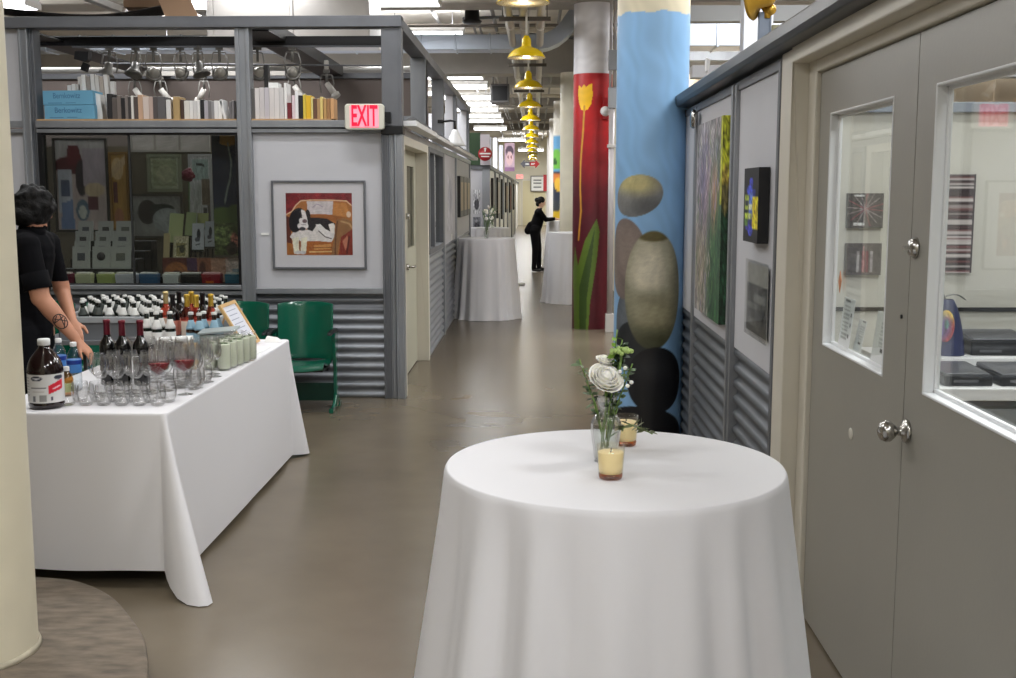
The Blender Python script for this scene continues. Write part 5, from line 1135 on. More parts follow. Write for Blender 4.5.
# ================================================================= COCKTAIL TABLES
def round_cloth(R, zt, flare, seed, parent, folds=17, amp=.036, hem=.004, N=240):
    rr = random.Random(seed); ph = [rr.uniform(0, 6.28) for _ in range(8)]
    lv = [0,.0018,.006,.014,.03,.06,.11,.18,.27,.37,.48,.6,.72,.84,.94,1]; vs = []
    for l_ in lv:
        for i in range(N):
            a = 2*PI*i/N
            fa = a+.10*math.sin(3*a+ph[0])+.07*math.sin(5*a+ph[1])
            s = math.sin(folds*fa+ph[2]); w = .72*s+.28*(1-2*abs(math.sin(.5*(folds*fa+ph[2])+.6))**.85)
            A = amp*(.65+.35*math.sin(2*a+ph[3])+.3*math.sin(4*a+ph[4]))
            grow = max(0, min(1, (l_-.004)*5.5))**.8
            r_ = R+.004*min(1, l_/.008)+flare*l_**1.05+A*w*grow*(.6+.6*l_)+ .01*math.sin(7*a+ph[5])*l_
            z = zt-(zt-hem)*l_
            if l_ == 1: r_ += .03*max(0, math.sin(folds*fa+ph[2]))*.6
            vs.append((r_*math.cos(a), r_*math.sin(a), z))
    b = MB(); L = len(lv)
    top = [(R*.5*math.cos(2*PI*i/N), R*.5*math.sin(2*PI*i/N), zt+.0) for i in range(N)]
    edge = [((R-.004)*math.cos(2*PI*i/N), (R-.006)*math.sin(2*PI*i/N), zt) for i in range(N)]
    allv = [(0,0,zt)]+top+edge+[tuple(v) for v in vs]
    f = [(0, 1+i, 1+(i+1) % N) for i in range(N)]
    for j in range(L+1): f += [(1+j*N+i, 1+(j+1)*N+i, 1+(j+1)*N+(i+1) % N, 1+j*N+(i+1) % N) for i in range(N)]
    b.add(allv, f, 0, True)
    return b.build('tablecloth', M_CLOTH, parent)
def cocktail(x, y, lab, seed, R=.372, flare=.085):
    t = thing('cocktail_table', lab, 'table', (x, y, 0), 0, 'high round cocktail tables')
    round_cloth(R, 1.07, flare, seed, t)
    MB().lathe([(0,1.04),(R-.012,1.04),(R-.012,1.064),(0,1.064)], 48).build('tabletop', M_WHITE, t)
    MB().cyl((0,0,.02),(0,0,1.04),.035).lathe([(0,0),(.24,0),(.24,.015),(.04,.03),(0,.03)], 32).build('pedestal', M_BLACKST, t)
    return t
TX, TY = .180, 2.50
cocktail(TX, TY, 'near high round table under a white cloth in the foreground', 5, .378, .16)
cocktail(-.645, 15.15, 'high round white-clothed table at the left of the corridor, before another one', 12)
cocktail(-.80, 19.6, 'high round white-clothed table farther back at the left of the corridor', 17)
cocktail(.58, 17.35, 'high round white-clothed table right of the corridor, partly behind the red column', 21)
cocktail(.64, 24.4, 'high round white-clothed table the person in black leans on', 29)
tag(MB().obox((-.33,20.6,.012),(.3,.4,.02)).build('floor_plate', mat('pale_floor_plate', (176,170,160), .5)), 'pale flat plate on the floor past the middle tables', 'plate')

# ----------------------------------------------------------------- vase, flowers and candles
ZT = 1.071
def vase():
    t = thing('glass_vase', '', 'vase')
    VS = 64
    def vr(u, v, inner=0):
        prof = [(0,.023),(.06,.026),(.25,.029),(.48,.034),(.60,.0335),(.68,.027),(.73,.017),(.77,.0145),(.82,.0165),(1,.0265)]
        for (a, ra), (c, rc) in zip(prof, prof[1:]):
            if a <= v <= c: r_ = ra+(rc-ra)*((v-a)/(c-a)); break
        rib = 1+.035*max(0, math.cos(u*2*PI*12))*(1 if .05 < v < .7 else .3)
        r_ = r_*rib-inner
        return (r_*math.cos(2*PI*u), r_*math.sin(2*PI*u), .004*(1 if inner else 0)+v*.15)
    b = MB().grid(lambda u, v: vr(u, v), VS, 40, 0, True, True).grid(lambda u, v: vr(u, v, .002), VS, 40, 0, True, True)
    b.lathe([(0,0),(.026,0)], 32).lathe([(0,.006),(.024,.006)], 32)
    b.build('vase', glass('vase_glass', (252,253,253), .1, .9, .02, 1.6), t)
    MB().lathe([(0,.0062),(.022,.0062),(.0265,.04),(.030,.065),(0,.065)], 32).build('water', glass('vase_water', (249,252,248), .03, .25, .01, 4), t)
    return t
v0 = vase(); v0.location = (TX-.017, TY+.03, ZT); tag(v0, 'ribbed glass vase on the near cocktail table', 'vase')
VX, VY = TX-.017, TY+.03
m_rose_p = mat('white_rose_petal', (250,247,238), .7, spec=.2)
MATS['white_rose_petal'].node_tree.nodes['Principled BSDF'].inputs['Subsurface Weight'].default_value = .35
MATS['white_rose_petal'].node_tree.nodes['Principled BSDF'].inputs['Subsurface Radius'].default_value = (.02,.018,.012)
def rose(R, seed, layers=5, m=m_rose_p):
    rr = random.Random(seed); b = MB()
    b.ball((0,0,-R*.05), (R*.36,R*.36,R*.55), 14)
    for L in range(layers):
        n = 3+L; f = (L+1)/layers
        for k in range(n):
            a0 = 2*PI*k/n+L*.9+rr.uniform(-.15,.15); sp = 2*PI/n*1.3
            def pt(u, v, a0=a0, sp=sp, f=f):
                a = a0+sp*(u-.5)*1.25; edge = 1-abs(2*u-1)**3*.16
                rad = R*(.22+.78*f)*(math.sin(min(1, v*1.15)*PI/2)**.8)*(1+.10*f*max(0, v-.75)*4)
                z = R*(-.6+(1.16-.42*f)*v*edge)-R*.25*f*max(0, v-.75)*1.6
                return (rad*math.cos(a), rad*math.sin(a), z)
            b.grid(pt, 8, 7)
    return b
t = thing('white_rose', 'large open white rose in the vase on the near table', 'flower', (VX-.002, VY-.022, ZT+.196))
o = rose(.038, 3).build('bloom', m_rose_p, t, solid=.0008); o.rotation_euler = (.75,.05,.4)
MB().tube([(0,.002,-.02),(.002,.012,-.07),(-.004,.026,-.13),(-.008,.03,-.185)], .0035, 8).build('stem', mat('stem_green', (110,140,66), .5), t)
b = MB()
for k in range(5):
    a = 2*PI*k/5; b.grid(lambda u, v, a=a: ((.008+.02*v)*math.cos(a+.5*(u-.5)*(1-v)), (.008+.02*v)*math.sin(a+.5*(u-.5)*(1-v))+.004, -.022-.012*v), 3, 4)
b.build('sepal', M_LEAF, t)
t = thing('white_rosebud', 'smaller half-closed white bloom above the large rose', 'flower', (VX-.003, VY+.012, ZT+.232))
o = rose(.020, 8, 3).build('bloom', m_rose_p, t, solid=.0008); o.rotation_euler = (.2,.25,0)
MB().tube([(0,0,-.01),(.004,0,-.08),(.01,.0,-.16),(.008,.006,-.215)], .003, 8).build('stem', mat('stem_green', (110,140,66), .5), t)
def sprig(name, lab, base, tip, n, ll, lw, m, seed, droop=.0, cat='foliage'):
    rr = random.Random(seed); t = thing(name, lab, cat, (VX, VY, ZT))
    base, tip = Vector(base), Vector(tip); mid = (base+tip)/2+Vector((0,0,.02)); P_ = [base.lerp(mid, i/6) for i in range(6)]+[mid.lerp(tip, i/6) for i in range(7)]
    for i, q in enumerate(P_): q.z -= droop*(i/12)**2
    MB().tube(P_, .0018, 6).build('stem', mat('stem_green', (110,140,66), .5), t)
    b = MB()
    for k in range(n):
        f = .35+.65*k/max(1, n-1); i = min(11, int(f*12)); p_ = P_[i]; d = Vector((rr.uniform(-1,1), rr.uniform(-1,1), rr.uniform(-.3,.8))).normalized()
        s_ = d.cross(Vector((rr.uniform(-1,1),rr.uniform(-1,1),1))).normalized(); L = ll*rr.uniform(.7,1.2); w_ = lw*rr.uniform(.8,1.2)
        b.grid(lambda u, v: p_+d*L*v+s_*(w_*(u-.5)*math.sin(PI*min(1, v*.95+.05)))+Vector((0,0,-.2*L*v*v)), 2, 5)
    b.build('leaves', m, t); return t
m_l2 = mat('grey_green_leaf', (104,124,92), .5, var=.25, vs=40); m_l3 = mat('dark_leaf', (46,66,40), .5, var=.2, vs=40)
sprig('leaf_sprig', 'grey-green leaf sprig reaching left of the white rose', (-.002,0,.03), (-.062,.0,.235), 22, .024, .010, m_l2, 1)
sprig('leaf_sprig', 'dark leafy sprig low at the left under the rose', (0,0,.03), (-.045,-.012,.185), 16, .02, .009, m_l3, 2)
sprig('leaf_sprig', 'dense dark leaf sprig behind the rose on the right', (.002,.004,.03), (.036,.02,.275), 70, .028, .014, m_l3, 3)
sprig('leaf_sprig', 'upright bright green sprig at the top of the bouquet', (.003,.006,.03), (.024,.016,.30), 16, .02, .012, mat('bright_leaf', (120,156,60), .5, var=.2, vs=40), 4)
sprig('leaf_sprig', 'grey-green sprig right of the rose against the black stone', (.003,0,.03), (.058,-.004,.225), 34, .022, .010, m_l2, 5)
sprig('leaf_sprig', 'short leaf sprig under the rose at the vase mouth', (.0,-.004,.05), (.012,-.03,.168), 14, .018, .009, m_l3, 6)
sprig('leaf_sprig', 'leaf sprig hanging out of the vase to the right', (.002,.0,.05), (.105,-.01,.095), 26, .03, .007, mat('drooping_leaf', (92,100,60), .5, var=.3, vs=40), 7, .03)
t = thing('green_bloom', 'flat-topped pale green flower head at the upper right of the bouquet', 'flower', (VX+.034, VY+.0, ZT+.252))
b = MB(); rr = random.Random(4)
for k in range(34):
    a = rr.uniform(0, 6.28); r_ = .026*math.sqrt(rr.random()); b.ball((r_*math.cos(a), r_*math.sin(a), .006*(1-(r_/.026)**2)+rr.uniform(-.002,.002)), .0052, 8)
b.build('bloom', mat('pale_green_bloom', (156,180,104), .6), t)
MB().tube([(0,0,0),(-.006,.0,-.06),(-.02,0,-.14),(-.03,.004,-.22)], .003, 8).build('stem', mat('stem_green', (110,140,66), .5), t)
t = thing('waxflower_sprig', 'sprig of tiny cream blossoms right of the white rose', 'flower', (VX+.04, VY-.01, ZT+.195))
b = MB()
for k in range(7): b.ball((rr.uniform(-.014,.016), rr.uniform(-.012,.012), rr.uniform(-.02,.022)), .0048, 8)
b.build('bloom', m_rose_p, t); MB().tube([(.0,0,.02),(-.004,0,-.03),(-.03,.004,-.1),(-.038,.012,-.17)], .0016, 6).build('stem', mat('stem_green', (110,140,66), .5), t)
def candle():
    t = thing('votive_candle', '', 'candle')
    prof = [(0,.0),(.024,.0),(.0255,.004),(.027,.02),(.0305,.073),(.0295,.0735),(.0285,.06),(.0262,.024),(.0245,.012),(0,.011)]
    MB().lathe(prof, 32).build('glass_holder', glass('clear_votive_glass', (254,252,246), .04, .4, .02, 3), t)
    MB().lathe([(0,.0115),(.0242,.0122),(.0258,.024),(.0278,.057),(.0265,.0585),(0,.0565)], 28).build('wax', mat('honey_wax', (255,238,190), .5), t)
    MB().lathe([(0,.0006),(.0238,.0008),(.0252,.005),(.0256,.0105),(0,.0108)], 28).build('amber_base', glass('amber_glass', (226,160,80), .1, .5, .02, 3), t)
    MB().cyl((0,0,.056),(.001,0,.066),.0012,n=8).build('wick', M_BLACK, t)
    return t
c0 = candle(); c0.location = (TX-.016, TY-.128, ZT); tag(c0, 'nearer amber votive candle in front of the vase', 'candle')
c1 = copy_tree(c0, (TX+.042, TY+.195, ZT)); tag(c1, 'farther amber votive candle behind the vase', 'candle')
# vases on the far tables
for k, (x, y, lab) in enumerate(((-.64,15.0,'the nearer left corridor table'),(-.73,19.45,'the farther left corridor table'))):
    o = copy_tree(v0, (x, y, ZT), None, 'small glass vase on '+lab); o.scale = (1,1,1)
    t = thing('white_flowers', 'small bunch of white flowers and leaves in the vase on '+lab, 'flower', (x, y, ZT+.05))
    b = MB(); rr = random.Random(k)
    for q in range(9): b.ball((rr.uniform(-.07,.08), rr.uniform(-.05,.05), rr.uniform(.12,.33)), rr.uniform(.014,.03), 10)
    b.build('bloom', m_rose_p, t); b = MB()
    for q in range(14): b.tube([(0,0,0),(rr.uniform(-.04,.04),rr.uniform(-.03,.03),.15),(rr.uniform(-.11,.12),rr.uniform(-.06,.06),rr.uniform(.15,.34))], .006, 6)
    b.build('leaves', m_l2, t)
# ================================================================= PEOPLE
def body(name, caps, balls, region, mats, parent=None, voxel=.008, smooth=4):
    """one continuous skin grown over tapered limbs; region(p) picks the material of each face"""
    b = MB()
    for p0, r0, p1, r1 in caps:
        p0, p1 = Vector(p0), Vector(p1); n = 5
        b.tube([p0.lerp(p1, i/n) for i in range(n+1)], [r0+(r1-r0)*i/n for i in range(n+1)], 16)
        b.ball(p0, r0, 14); b.ball(p1, r1, 14)
    for c, r, M in balls: b.ball(c, r, 20, 0, M)
    o = b.build(name, mats, None, weld=False)
    q = o.modifiers.new('r', 'REMESH'); q.mode = 'VOXEL'; q.voxel_size = voxel
    q = o.modifiers.new('s', 'SMOOTH'); q.iterations = smooth; q.factor = .5
    bpy.context.view_layer.update()
    me = bpy.data.meshes.new_from_object(o.evaluated_get(bpy.context.evaluated_depsgraph_get()))
    o.modifiers.clear(); old = o.data; o.data = me; bpy.data.meshes.remove(old); me.name = name
    if not len(me.materials):
        for m in mats: me.materials.append(m)
    for p in me.polygons:
        p.use_smooth = True; p.material_index = region(p.center)
    if parent: o.parent = parent
    return o
M_SKIN = mat('skin', (196,140,112), .5, var=.05, vs=12)
M_SKINL = mat('pale_skin', (222,180,156), .5)
M_TEE = mat('black_tee_cloth', (16,16,19), .9, bump=.1, bs=60, spec=.1)
M_TROU = mat('black_trouser_cloth', (20,20,24), .9, spec=.1)
M_HAIR = mat('black_hair', (9,8,8), .6, bump=.4, bs=90, spec=.2)
M_SHOE = mat('black_shoe', (18,18,18), .4)
def hand(wr, d, palm_n, caps, curl=.5, s=1.0, thumb_side=1):
    """palm and five fingers: wr wrist, d direction of the fingers, palm_n palm normal"""
    wr, d, n = Vector(wr), Vector(d).normalized(), Vector(palm_n).normalized()
    n = (n-d*n.dot(d)).normalized(); w = d.cross(n).normalized()*thumb_side
    k = wr+d*.085*s
    for q in (-.026,-.009,.009,.026): caps.append((wr+w*q*.6*s, .015*s, k+w*q*s, .0125*s))
    for q, L in ((.03,.070),(.010,.080),(-.010,.075),(-.03,.058)):
        p0 = k+w*q*s; L *= s; p1 = p0+(d*.9+n*curl*.45).normalized()*L*.45; p2 = p1+(d*.6+n*curl*1.2).normalized()*L*.32; p3 = p2+(d*.25+n*curl*1.6).normalized()*L*.26
        caps += [(p0,.0095*s,p1,.009*s),(p1,.009*s,p2,.0082*s),(p2,.0082*s,p3,.0072*s)]
    t0 = wr+d*.025*s+w*.026*s; t1 = t0+(d*.7+w*.75+n*.3).normalized()*.042*s; t2 = t1+(d*.95+w*.2+n*.35).normalized()*.034*s
    caps += [(t0,.013*s,t1,.011*s),(t1,.011*s,t2,.009*s)]
# ---- bartender: stands behind the bar, head bent, right arm reaching down to the table
t = thing('person', 'person with dark curly hair in a black t-shirt reaching over the bar table, tattooed forearm', 'person', (0,0,0))
hx, hy, hz = -2.665, 5.99, 1.575
caps = []; ba = []
caps += [((-2.74,6.0,.96),.135,(-2.74,6.0,1.15),.125), ((-2.74,6.0,1.15),.125,(-2.71,6.0,1.36),.135), ((-2.70,5.90,1.40),.088,(-2.70,6.10,1.40),.088), ((-2.73,5.94,1.25),.105,(-2.73,6.06,1.25),.105)]
caps += [((-2.69,5.99,1.42),.062,(-2.66,5.99,1.53),.055)]
sh, el, wr = Vector((-2.635,5.82,1.405)), Vector((-2.572,5.80,1.135)), Vector((-2.425,5.86,.915))
caps += [((-2.70,5.90,1.40),.075,sh,.068),(sh,.064,sh.lerp(el,.55),.060),(sh.lerp(el,.5),.060,el,.050),(el,.045,el.lerp(wr,.3),.047),(el.lerp(wr,.3),.047,wr,.028)]
hand(wr+(wr-el).normalized()*.015, (wr-el)+Vector((.02,.02,0)), (-.5,.1,-.6), caps, .55, 1.0, -1)
sh2, el2, wr2 = Vector((-2.68,6.18,1.40)), Vector((-2.64,6.24,1.13)), Vector((-2.52,6.06,.98))
caps += [((-2.70,6.1,1.40),.075,sh2,.066),(sh2,.060,el2,.045),(el2,.042,wr2,.028)]
hand(wr2, (wr2-el2), (0,.2,-1), caps, .5, 1.0, 1)
for s in (-1, 1): caps += [((-2.74,6.0+s*.085,.93),.105,(-2.73,6.0+s*.10,.52),.066),((-2.73,6.0+s*.10,.52),.062,(-2.76,6.0+s*.10,.10),.044),((-2.77,6.0+s*.10,.055),.045,(-2.60,6.0+s*.115,.042),.038)]
HM = Euler((0,.6,1.25)).to_matrix()
def hp(v): return Vector((hx,hy,hz))+HM@Vector(v)
ba += [((hx,hy,hz),(.092,.074,.108),HM), (hp((.03,0,-.06)),(.055,.056,.06),HM)]
caps += [(hp((.088,0,.005)),.010,(hp((.108,0,-.025))),.014), (hp((.07,-.018,-.062)),.012,hp((.07,.018,-.062)),.012)]
for s in (-1,1):
    caps += [(hp((-.005,s*.074,.012)),.012,hp((-.008,s*.078,-.022)),.010), (hp((.078,s*.03,.022)),.013,hp((.078,s*.036,.022)),.013)]
def reg(p):
    p = Vector(p)
    ua = sh.lerp(el, .84)
    if p.z > 1.50: return 0
    if p.z > 1.0 and p.y < 5.93 and (p-ua).dot((el-sh).normalized()) > 0 and p.x > -2.612: return 0
    if p.y > 5.95 and p.z < 1.19 and p.x > -2.595: return 0
    if p.y > 6.16 and p.z < 1.19 and p.z > .9 and p.x > -2.71: return 0
    if p.y > 6.09 and p.z < 1.19 and p.z > .9 and p.x > -2.655: return 0
    if p.z < 1.0 and p.x > -2.56 and p.z > .75: return 0
    if p.z < .075: return 3
    if p.z < .98: return 2
    return 1
bo = body('body', caps, ba, reg, [M_SKIN, M_TEE, M_TROU, M_SHOE], t, .0075)
b = MB(); rr = random.Random(2)
b.ball(hp((-.022,0,.015)), (.112,.10,.112), 20, 0, HM).ball(hp((-.06,0,-.07)), (.06,.075,.05), 14, 0, HM)
for k in range(90):
    d = Vector((rr.gauss(0,1), rr.gauss(0,1), rr.gauss(0,1))).normalized()
    if (d.x > .6 and d.z < .3) or d.z < -.85: continue
    b.ball(hp((-.02+d.x*.104, d.y*.092, .022+d.z*.1)), rr.uniform(.015,.028), 8)
h_ = b.build('hair', M_HAIR, t, weld=False)
q = h_.modifiers.new('r', 'REMESH'); q.mode = 'VOXEL'; q.voxel_size = .008; q.use_smooth_shade = True
for s in (-1,1):
    MB().ball(hp((.084,s*.03,.018)), .011, 10).build('eye', mat('eye_dark', (40,30,26), .2), t)
# sleeve hem and shirt collar
ax = (el-sh).normalized(); c = sh.lerp(el, .72)
MB().tube([c-ax*.055, c, c+ax*.035], [.0665,.066,.071], 20, cap=False).build('sleeve', M_TEE, t, solid=.006)
MB().lathe([(.07,-.03),(.069,0),(.066,.014)], 24, (-2.68,5.99,1.485), 0, Euler((0,.25,0)).to_matrix()).build('collar', M_TEE, t)
# tattoo: dark ring with strokes on the outer forearm
fa = (wr-el).normalized(); side = Vector((0.35,-.93,.1)); side = (side-fa*side.dot(fa)).normalized(); ot = fa.cross(side)
def on_arm(u, v):
    """u along the forearm from the elbow, v around it; surface point of the taper"""
    p = el+fa*u; r_ = (.047-.019*max(0, (u/(wr-el).length-.3)/.7))-.0005
    a = v/r_; return p+(side*math.cos(a)+ot*math.sin(a))*r_
b = MB()
cu = .155
b.tube([on_arm(cu+.040*math.cos(2*PI*k/28), .036*math.sin(2*PI*k/28)) for k in range(29)], .0028, 6)
for q in (((-.03,-.02),(.034,.0)),((-.012,-.034),(-.01,.034)),((-.03,.016),(.02,-.03)),((.0,-.03),(.038,.006)),((-.034,-.004),(-.01,.03))):
    b.tube([on_arm(cu+q[0][0]+(q[1][0]-q[0][0])*i/6, q[0][1]+(q[1][1]-q[0][1])*i/6) for i in range(7)], .0024, 6)
b.build('tattoo', mat('tattoo_ink', (44,36,40), .6), t)

# ---- person in black leaning on the far table
t = thing('person', 'person in black with tied dark hair leaning on the farthest corridor table', 'person', (0,0,0))
gx, gy = .03, 24.0; caps = []; ba = []
G = lambda x, y, z: Vector((gx+x, gy+y, z))
for s, o_ in ((-1,-.02),(1,.05)):
    hip, kn, an = G(-.03+o_*.3,s*.085,.86), G(.0+o_,s*.09,.47), G(-.02+o_*1.6,s*.09,.085)
    caps += [(hip,.105,kn,.068),(kn,.066,an,.05),(an+Vector((-.01,0,-.03)),.045,an+Vector((.13,s*.02,-.045)),.035)]
caps += [(G(-.02,-.05,.9),.125,G(-.02,.05,.9),.125),(G(-.01,0,.95),.13,G(.05,0,1.15),.125),(G(.05,-.07,1.24),.095,G(.05,.07,1.24),.095),(G(.05,-.1,1.27),.075,G(.05,.1,1.27),.075),(G(.06,0,1.3),.05,G(.085,0,1.38),.046)]
caps += [(G(-.1,0,.97),.10,G(-.17,0,.87),.085),(G(-.17,-.03,.86),.06,G(-.2,.03,.88),.05)]
for s in (-1,1):
    a0, a1, a2 = G(.07,s*.15,1.27), G(.20,s*.17+.03,1.10), G(.395,s*.10+.08,1.118)
    caps += [(a0,.062,a1,.048),(a1,.046,a2,.033)]
    hand(a2+Vector((.01,0,0)), Vector((1,.1,-.03)), (0,0,-1), caps, .35, .95, -s)
hc = G(.105,0,1.465); H2 = Euler((0,.3,.12)).to_matrix()
hq = lambda v: hc+H2@Vector(v)
ba += [(hc,(.084,.068,.10),H2),(hq((.028,0,-.055)),(.05,.05,.055),H2)]
caps += [(hq((.08,0,.0)),.009,hq((.099,0,-.022)),.012),(hq((.066,-.015,-.058)),.010,hq((.066,.015,-.058)),.010)]
for s in (-1,1): caps += [(hq((0,s*.066,.01)),.010,hq((-.003,s*.07,-.02)),.009)]
def reg2(p):
    if p.z > 1.345: return 0
    if p.x > gx+.40 and 1.0 < p.z < 1.2: return 0
    if p.z < .07: return 3
    if p.z < .82 : return 2
    return 1
body('body', caps, ba, reg2, [M_SKINL, M_TEE, M_TROU, M_SHOE], t, .009)
b = MB().ball(hq((-.022,0,.026)), (.092,.082,.094), 18, 0, H2).ball(hq((-.105,0,.02)), .05, 14).ball(hq((-.06,0,-.05)), (.05,.06,.06), 12)
b.build('hair', M_HAIR, t, weld=False)
for s in (-1,1): MB().ball(hq((.076,s*.028,.012)), .009, 8).build('eye', mat('eye_dark', (40,30,26), .2), t)
# ================================================================= RIGHT WALL AND ROOM
def city(P):
    P.rect(.25,.28,.8,.78,(30,40,120)); P.ell(.5,.2,.12,.07,(60,70,210)); P.ell(.4,.3,.2,.06,(70,90,230))
    P.rect(.08,.36,.34,.7,(170,190,60)); P.rect(.4,.33,.62,.66,(90,120,200)); P.rect(.62,.38,.98,.8,(232,208,20)); P.rect(.12,.44,.3,.5,(30,40,60)); P.rect(.1,.56,.3,.6,(24,40,40)); P.rect(.36,.5,.58,.56,(220,230,190)); P.rect(.36,.62,.58,.68,(200,220,140))
    P.rect(.74,.56,.84,.62,(150,120,10)); P.ell(.5,.84,.16,.07,(60,70,200)); P.ell(.3,.8,.14,.05,(70,60,170)); P.rect(.08,.7,.3,.78,(90,130,60)); P.noise(.25, 6, 6, 3)
t = thing('picture_box', 'small deep black canvas with a yellow and blue motif on the right wall', 'picture', (0,0,0))
canvas('canvas', (.95,5.2,1.785), (0,-.33,0), (0,0,-.325), 40, 40, city, (9,9,13), t, .047)
def notice(P):
    P.rect(0,0,1,.3,(196,194,188)); P.rect(0,.3,1,1,(104,104,102)); P.rect(.35,.42,.92,.55,(170,170,168)); P.rect(.05,.58,.5,.66,(160,160,158)); P.rect(.1,.8,.5,.9,(146,146,144)); P.rect(.55,.62,.95,.8,(80,80,80)); P.noise(.06, 4, 5, 2)
t = thing('notice_sign', 'grey printed notice in a clear holder under the black canvas', 'notice', (0,0,0))
canvas('sheet', (.988,5.27,1.36), (0,-.46,0), (0,0,-.31), 30, 36, notice, (180,178,174), t, .003)
MB().box(.982,4.79,1.03,.9855,5.29,1.375).build('clear_holder', glass('acrylic', (246,247,246), .04, .4, .03, 4), t)
def abstract(P):
    P.noise(.25, 5, 3, 1); P.ell(.3,.32,.22,.24,(112,106,146),soft=1.2,a=.6); P.ell(.55,.5,.2,.3,(170,140,150),soft=1.2,a=.7); P.ell(.25,.75,.3,.2,(150,140,120),soft=1.2,a=.8)
    P.ell(.85,.75,.35,.5,(40,84,52),soft=.8,a=.9); P.ell(.75,.4,.12,.16,(196,140,110),soft=1,a=.7)
    rr = random.Random(5)
    for k in range(170):
        x, y = rr.random(), rr.random(); c = rr.choice([(124,118,150),(176,164,170),(90,116,90),(150,160,124),(200,192,184),(96,90,112),(70,88,66),(168,140,136)])
        if x > .62 and y > .45: c = rr.choice([(30,64,40),(60,120,70),(20,44,34),(90,130,80)])
        P.line([(x,y),(x+rr.uniform(-.05,.05),y+rr.uniform(.02,.09))], .022, c, .75)
    P.rect(.93,0,1,.42,(178,178,40)); P.noise(.18, 9, 14, 7)
t = thing('picture_canvas', 'tall abstract painting in violet and green on the right wall beside the blue column', 'picture', (0,0,0))
canvas('canvas', (.963,6.8,2.07), (0,-.89,0), (0,0,-1.08), 70, 110, abstract, (150,146,146), t, .0)
def edge(P): P.rect(0,0,1,.33,(176,180,50)); P.ell(.5,.35,.6,.12,(176,140,80),a=.6); P.noise(.4, 2, 9, 3)
canvas('painted_edge', (.963,5.909,2.07), (.037,0,0), (0,0,-1.08), 6, 60, edge, (34,66,44), t)
MB().box(.965,5.912,.995,.994,6.8,2.068).build('stretcher', M_WOOD, t)
tag(MB().lathe([(0,0),(.05,0),(.06,.015),(.05,.03),(0,.032)], 20, (.975,7.0,2.12), 0, Matrix.Rotation(-PI/2, 3, 'Y')).build('rail_fitting', M_CHROME), 'small round metal fitting at the far end under the steel rail', 'fitting')
tag(MB().prism([(0,0),(.012,0),(.02,.06),(.0,.07)], 'y', 6.1, 6.16).build('white_clip', M_WHITE, loc=(.9,0,2.31)), 'small white clip standing on the steel rail', 'clip')
# gold lamp on a bracket above the rail
t = thing('spot_lamp', 'gold coloured spot lamp on a bracket above the right wall rail', 'lamp', (1.07,5.5,2.55))
R_ = Euler((0,0,0)).to_matrix()
MB().lathe([(.05,0),(.105,.01),(.112,.02),(.105,.028),(.06,.05),(.05,.11),(.03,.125),(0,.13)], 32, (-.07,-.01,.04), 0, Matrix.Rotation(PI/2, 3, 'Y') @ Matrix.Rotation(.5, 3, 'X')).build('lamp_head', mat('gold_metal', (222,176,70), .25, .35), t)
MB().lathe([(.03,.0),(.05,.004),(.0,.012)], 24, (-.085,-.012,.045), 0, Matrix.Rotation(PI/2, 3, 'Y') @ Matrix.Rotation(.5, 3, 'X')).build('lens', mat('lens_dark', (110,104,90), .2, .3), t)
MB().ball((.035,-.01,-.02), .026, 16).cyl((.0,0,.0),(.035,0,-.05),.016).cyl((.02,0,-.06),(.02,0,-.02),.018).build('knob', mat('gold_metal', (222,176,70), .25, .35), t)
MB().box(-.02,-.01,-.23,.035,.02,-.03).box(.03,-.012,-.23,.04,.025,-.03).build('bracket', mat('bracket_blue_grey', (120,130,146), .4, .4), t, bevel=.003)
tag(MB().box(1.14,5.62,2.36,1.25,5.7,2.48).cyl((1.19,5.66,2.2),(1.19,5.66,2.36),.01).build('mounted_box', mat('olive_box', (150,148,120), .5), bevel=.004), 'olive grey junction box behind the gold lamp', 'box')
# leaflets behind the narrow door window
def sheet(P): 
    P.rect(.15,.04,.6,.08,(120,120,122))
    for k in range(9): P.rect(.15,.16+.08*k,.7,.19+.08*k,(170,172,172))
    P.rect(.78,.3,.9,.36,(90,90,92)); P.rect(.8,.5,.9,.56,(100,100,102)); P.rect(.72,.72,.86,.78,(110,110,112))
def sheet2(P):
    for k in range(7): P.rect(.3,.2+.075*k,.9,.225+.075*k,(186,188,192))
    P.rect(.45,.68,.75,.76,(60,62,66)); P.rect(.5,.02,.9,.07,(120,120,124))
def leafl(y1, w_, z0, h_, x, fn, lab, lean=.02):
    t = thing('leaflet', lab, 'leaflet', (0,0,0)); canvas('sheet', (x+lean,y1,z0+h_), (-.004,-w_,0), (-lean,0,-h_), 24, 40, fn, (228,230,230), t, .002)
leafl(4.10,.15,1.131,.175,1.102,sheet,'white printed leaflet behind the left of the narrow door window')
leafl(3.96,.10,1.131,.11,1.118,sheet2,'small white card between the two leaflets in the narrow door window')
leafl(3.70,.20,1.131,.165,1.102,sheet2,'white leaflet at the right of the narrow door window')
tag(MB().prism([(4.085,1.40),(4.065,1.365),(4.085,1.32),(4.105,1.36)], 'x', 1.097, 1.099).build('sticker', mat('orange_sticker2', (206,140,100), .6)), 'small orange lozenge sticker on the narrow door window', 'sticker')
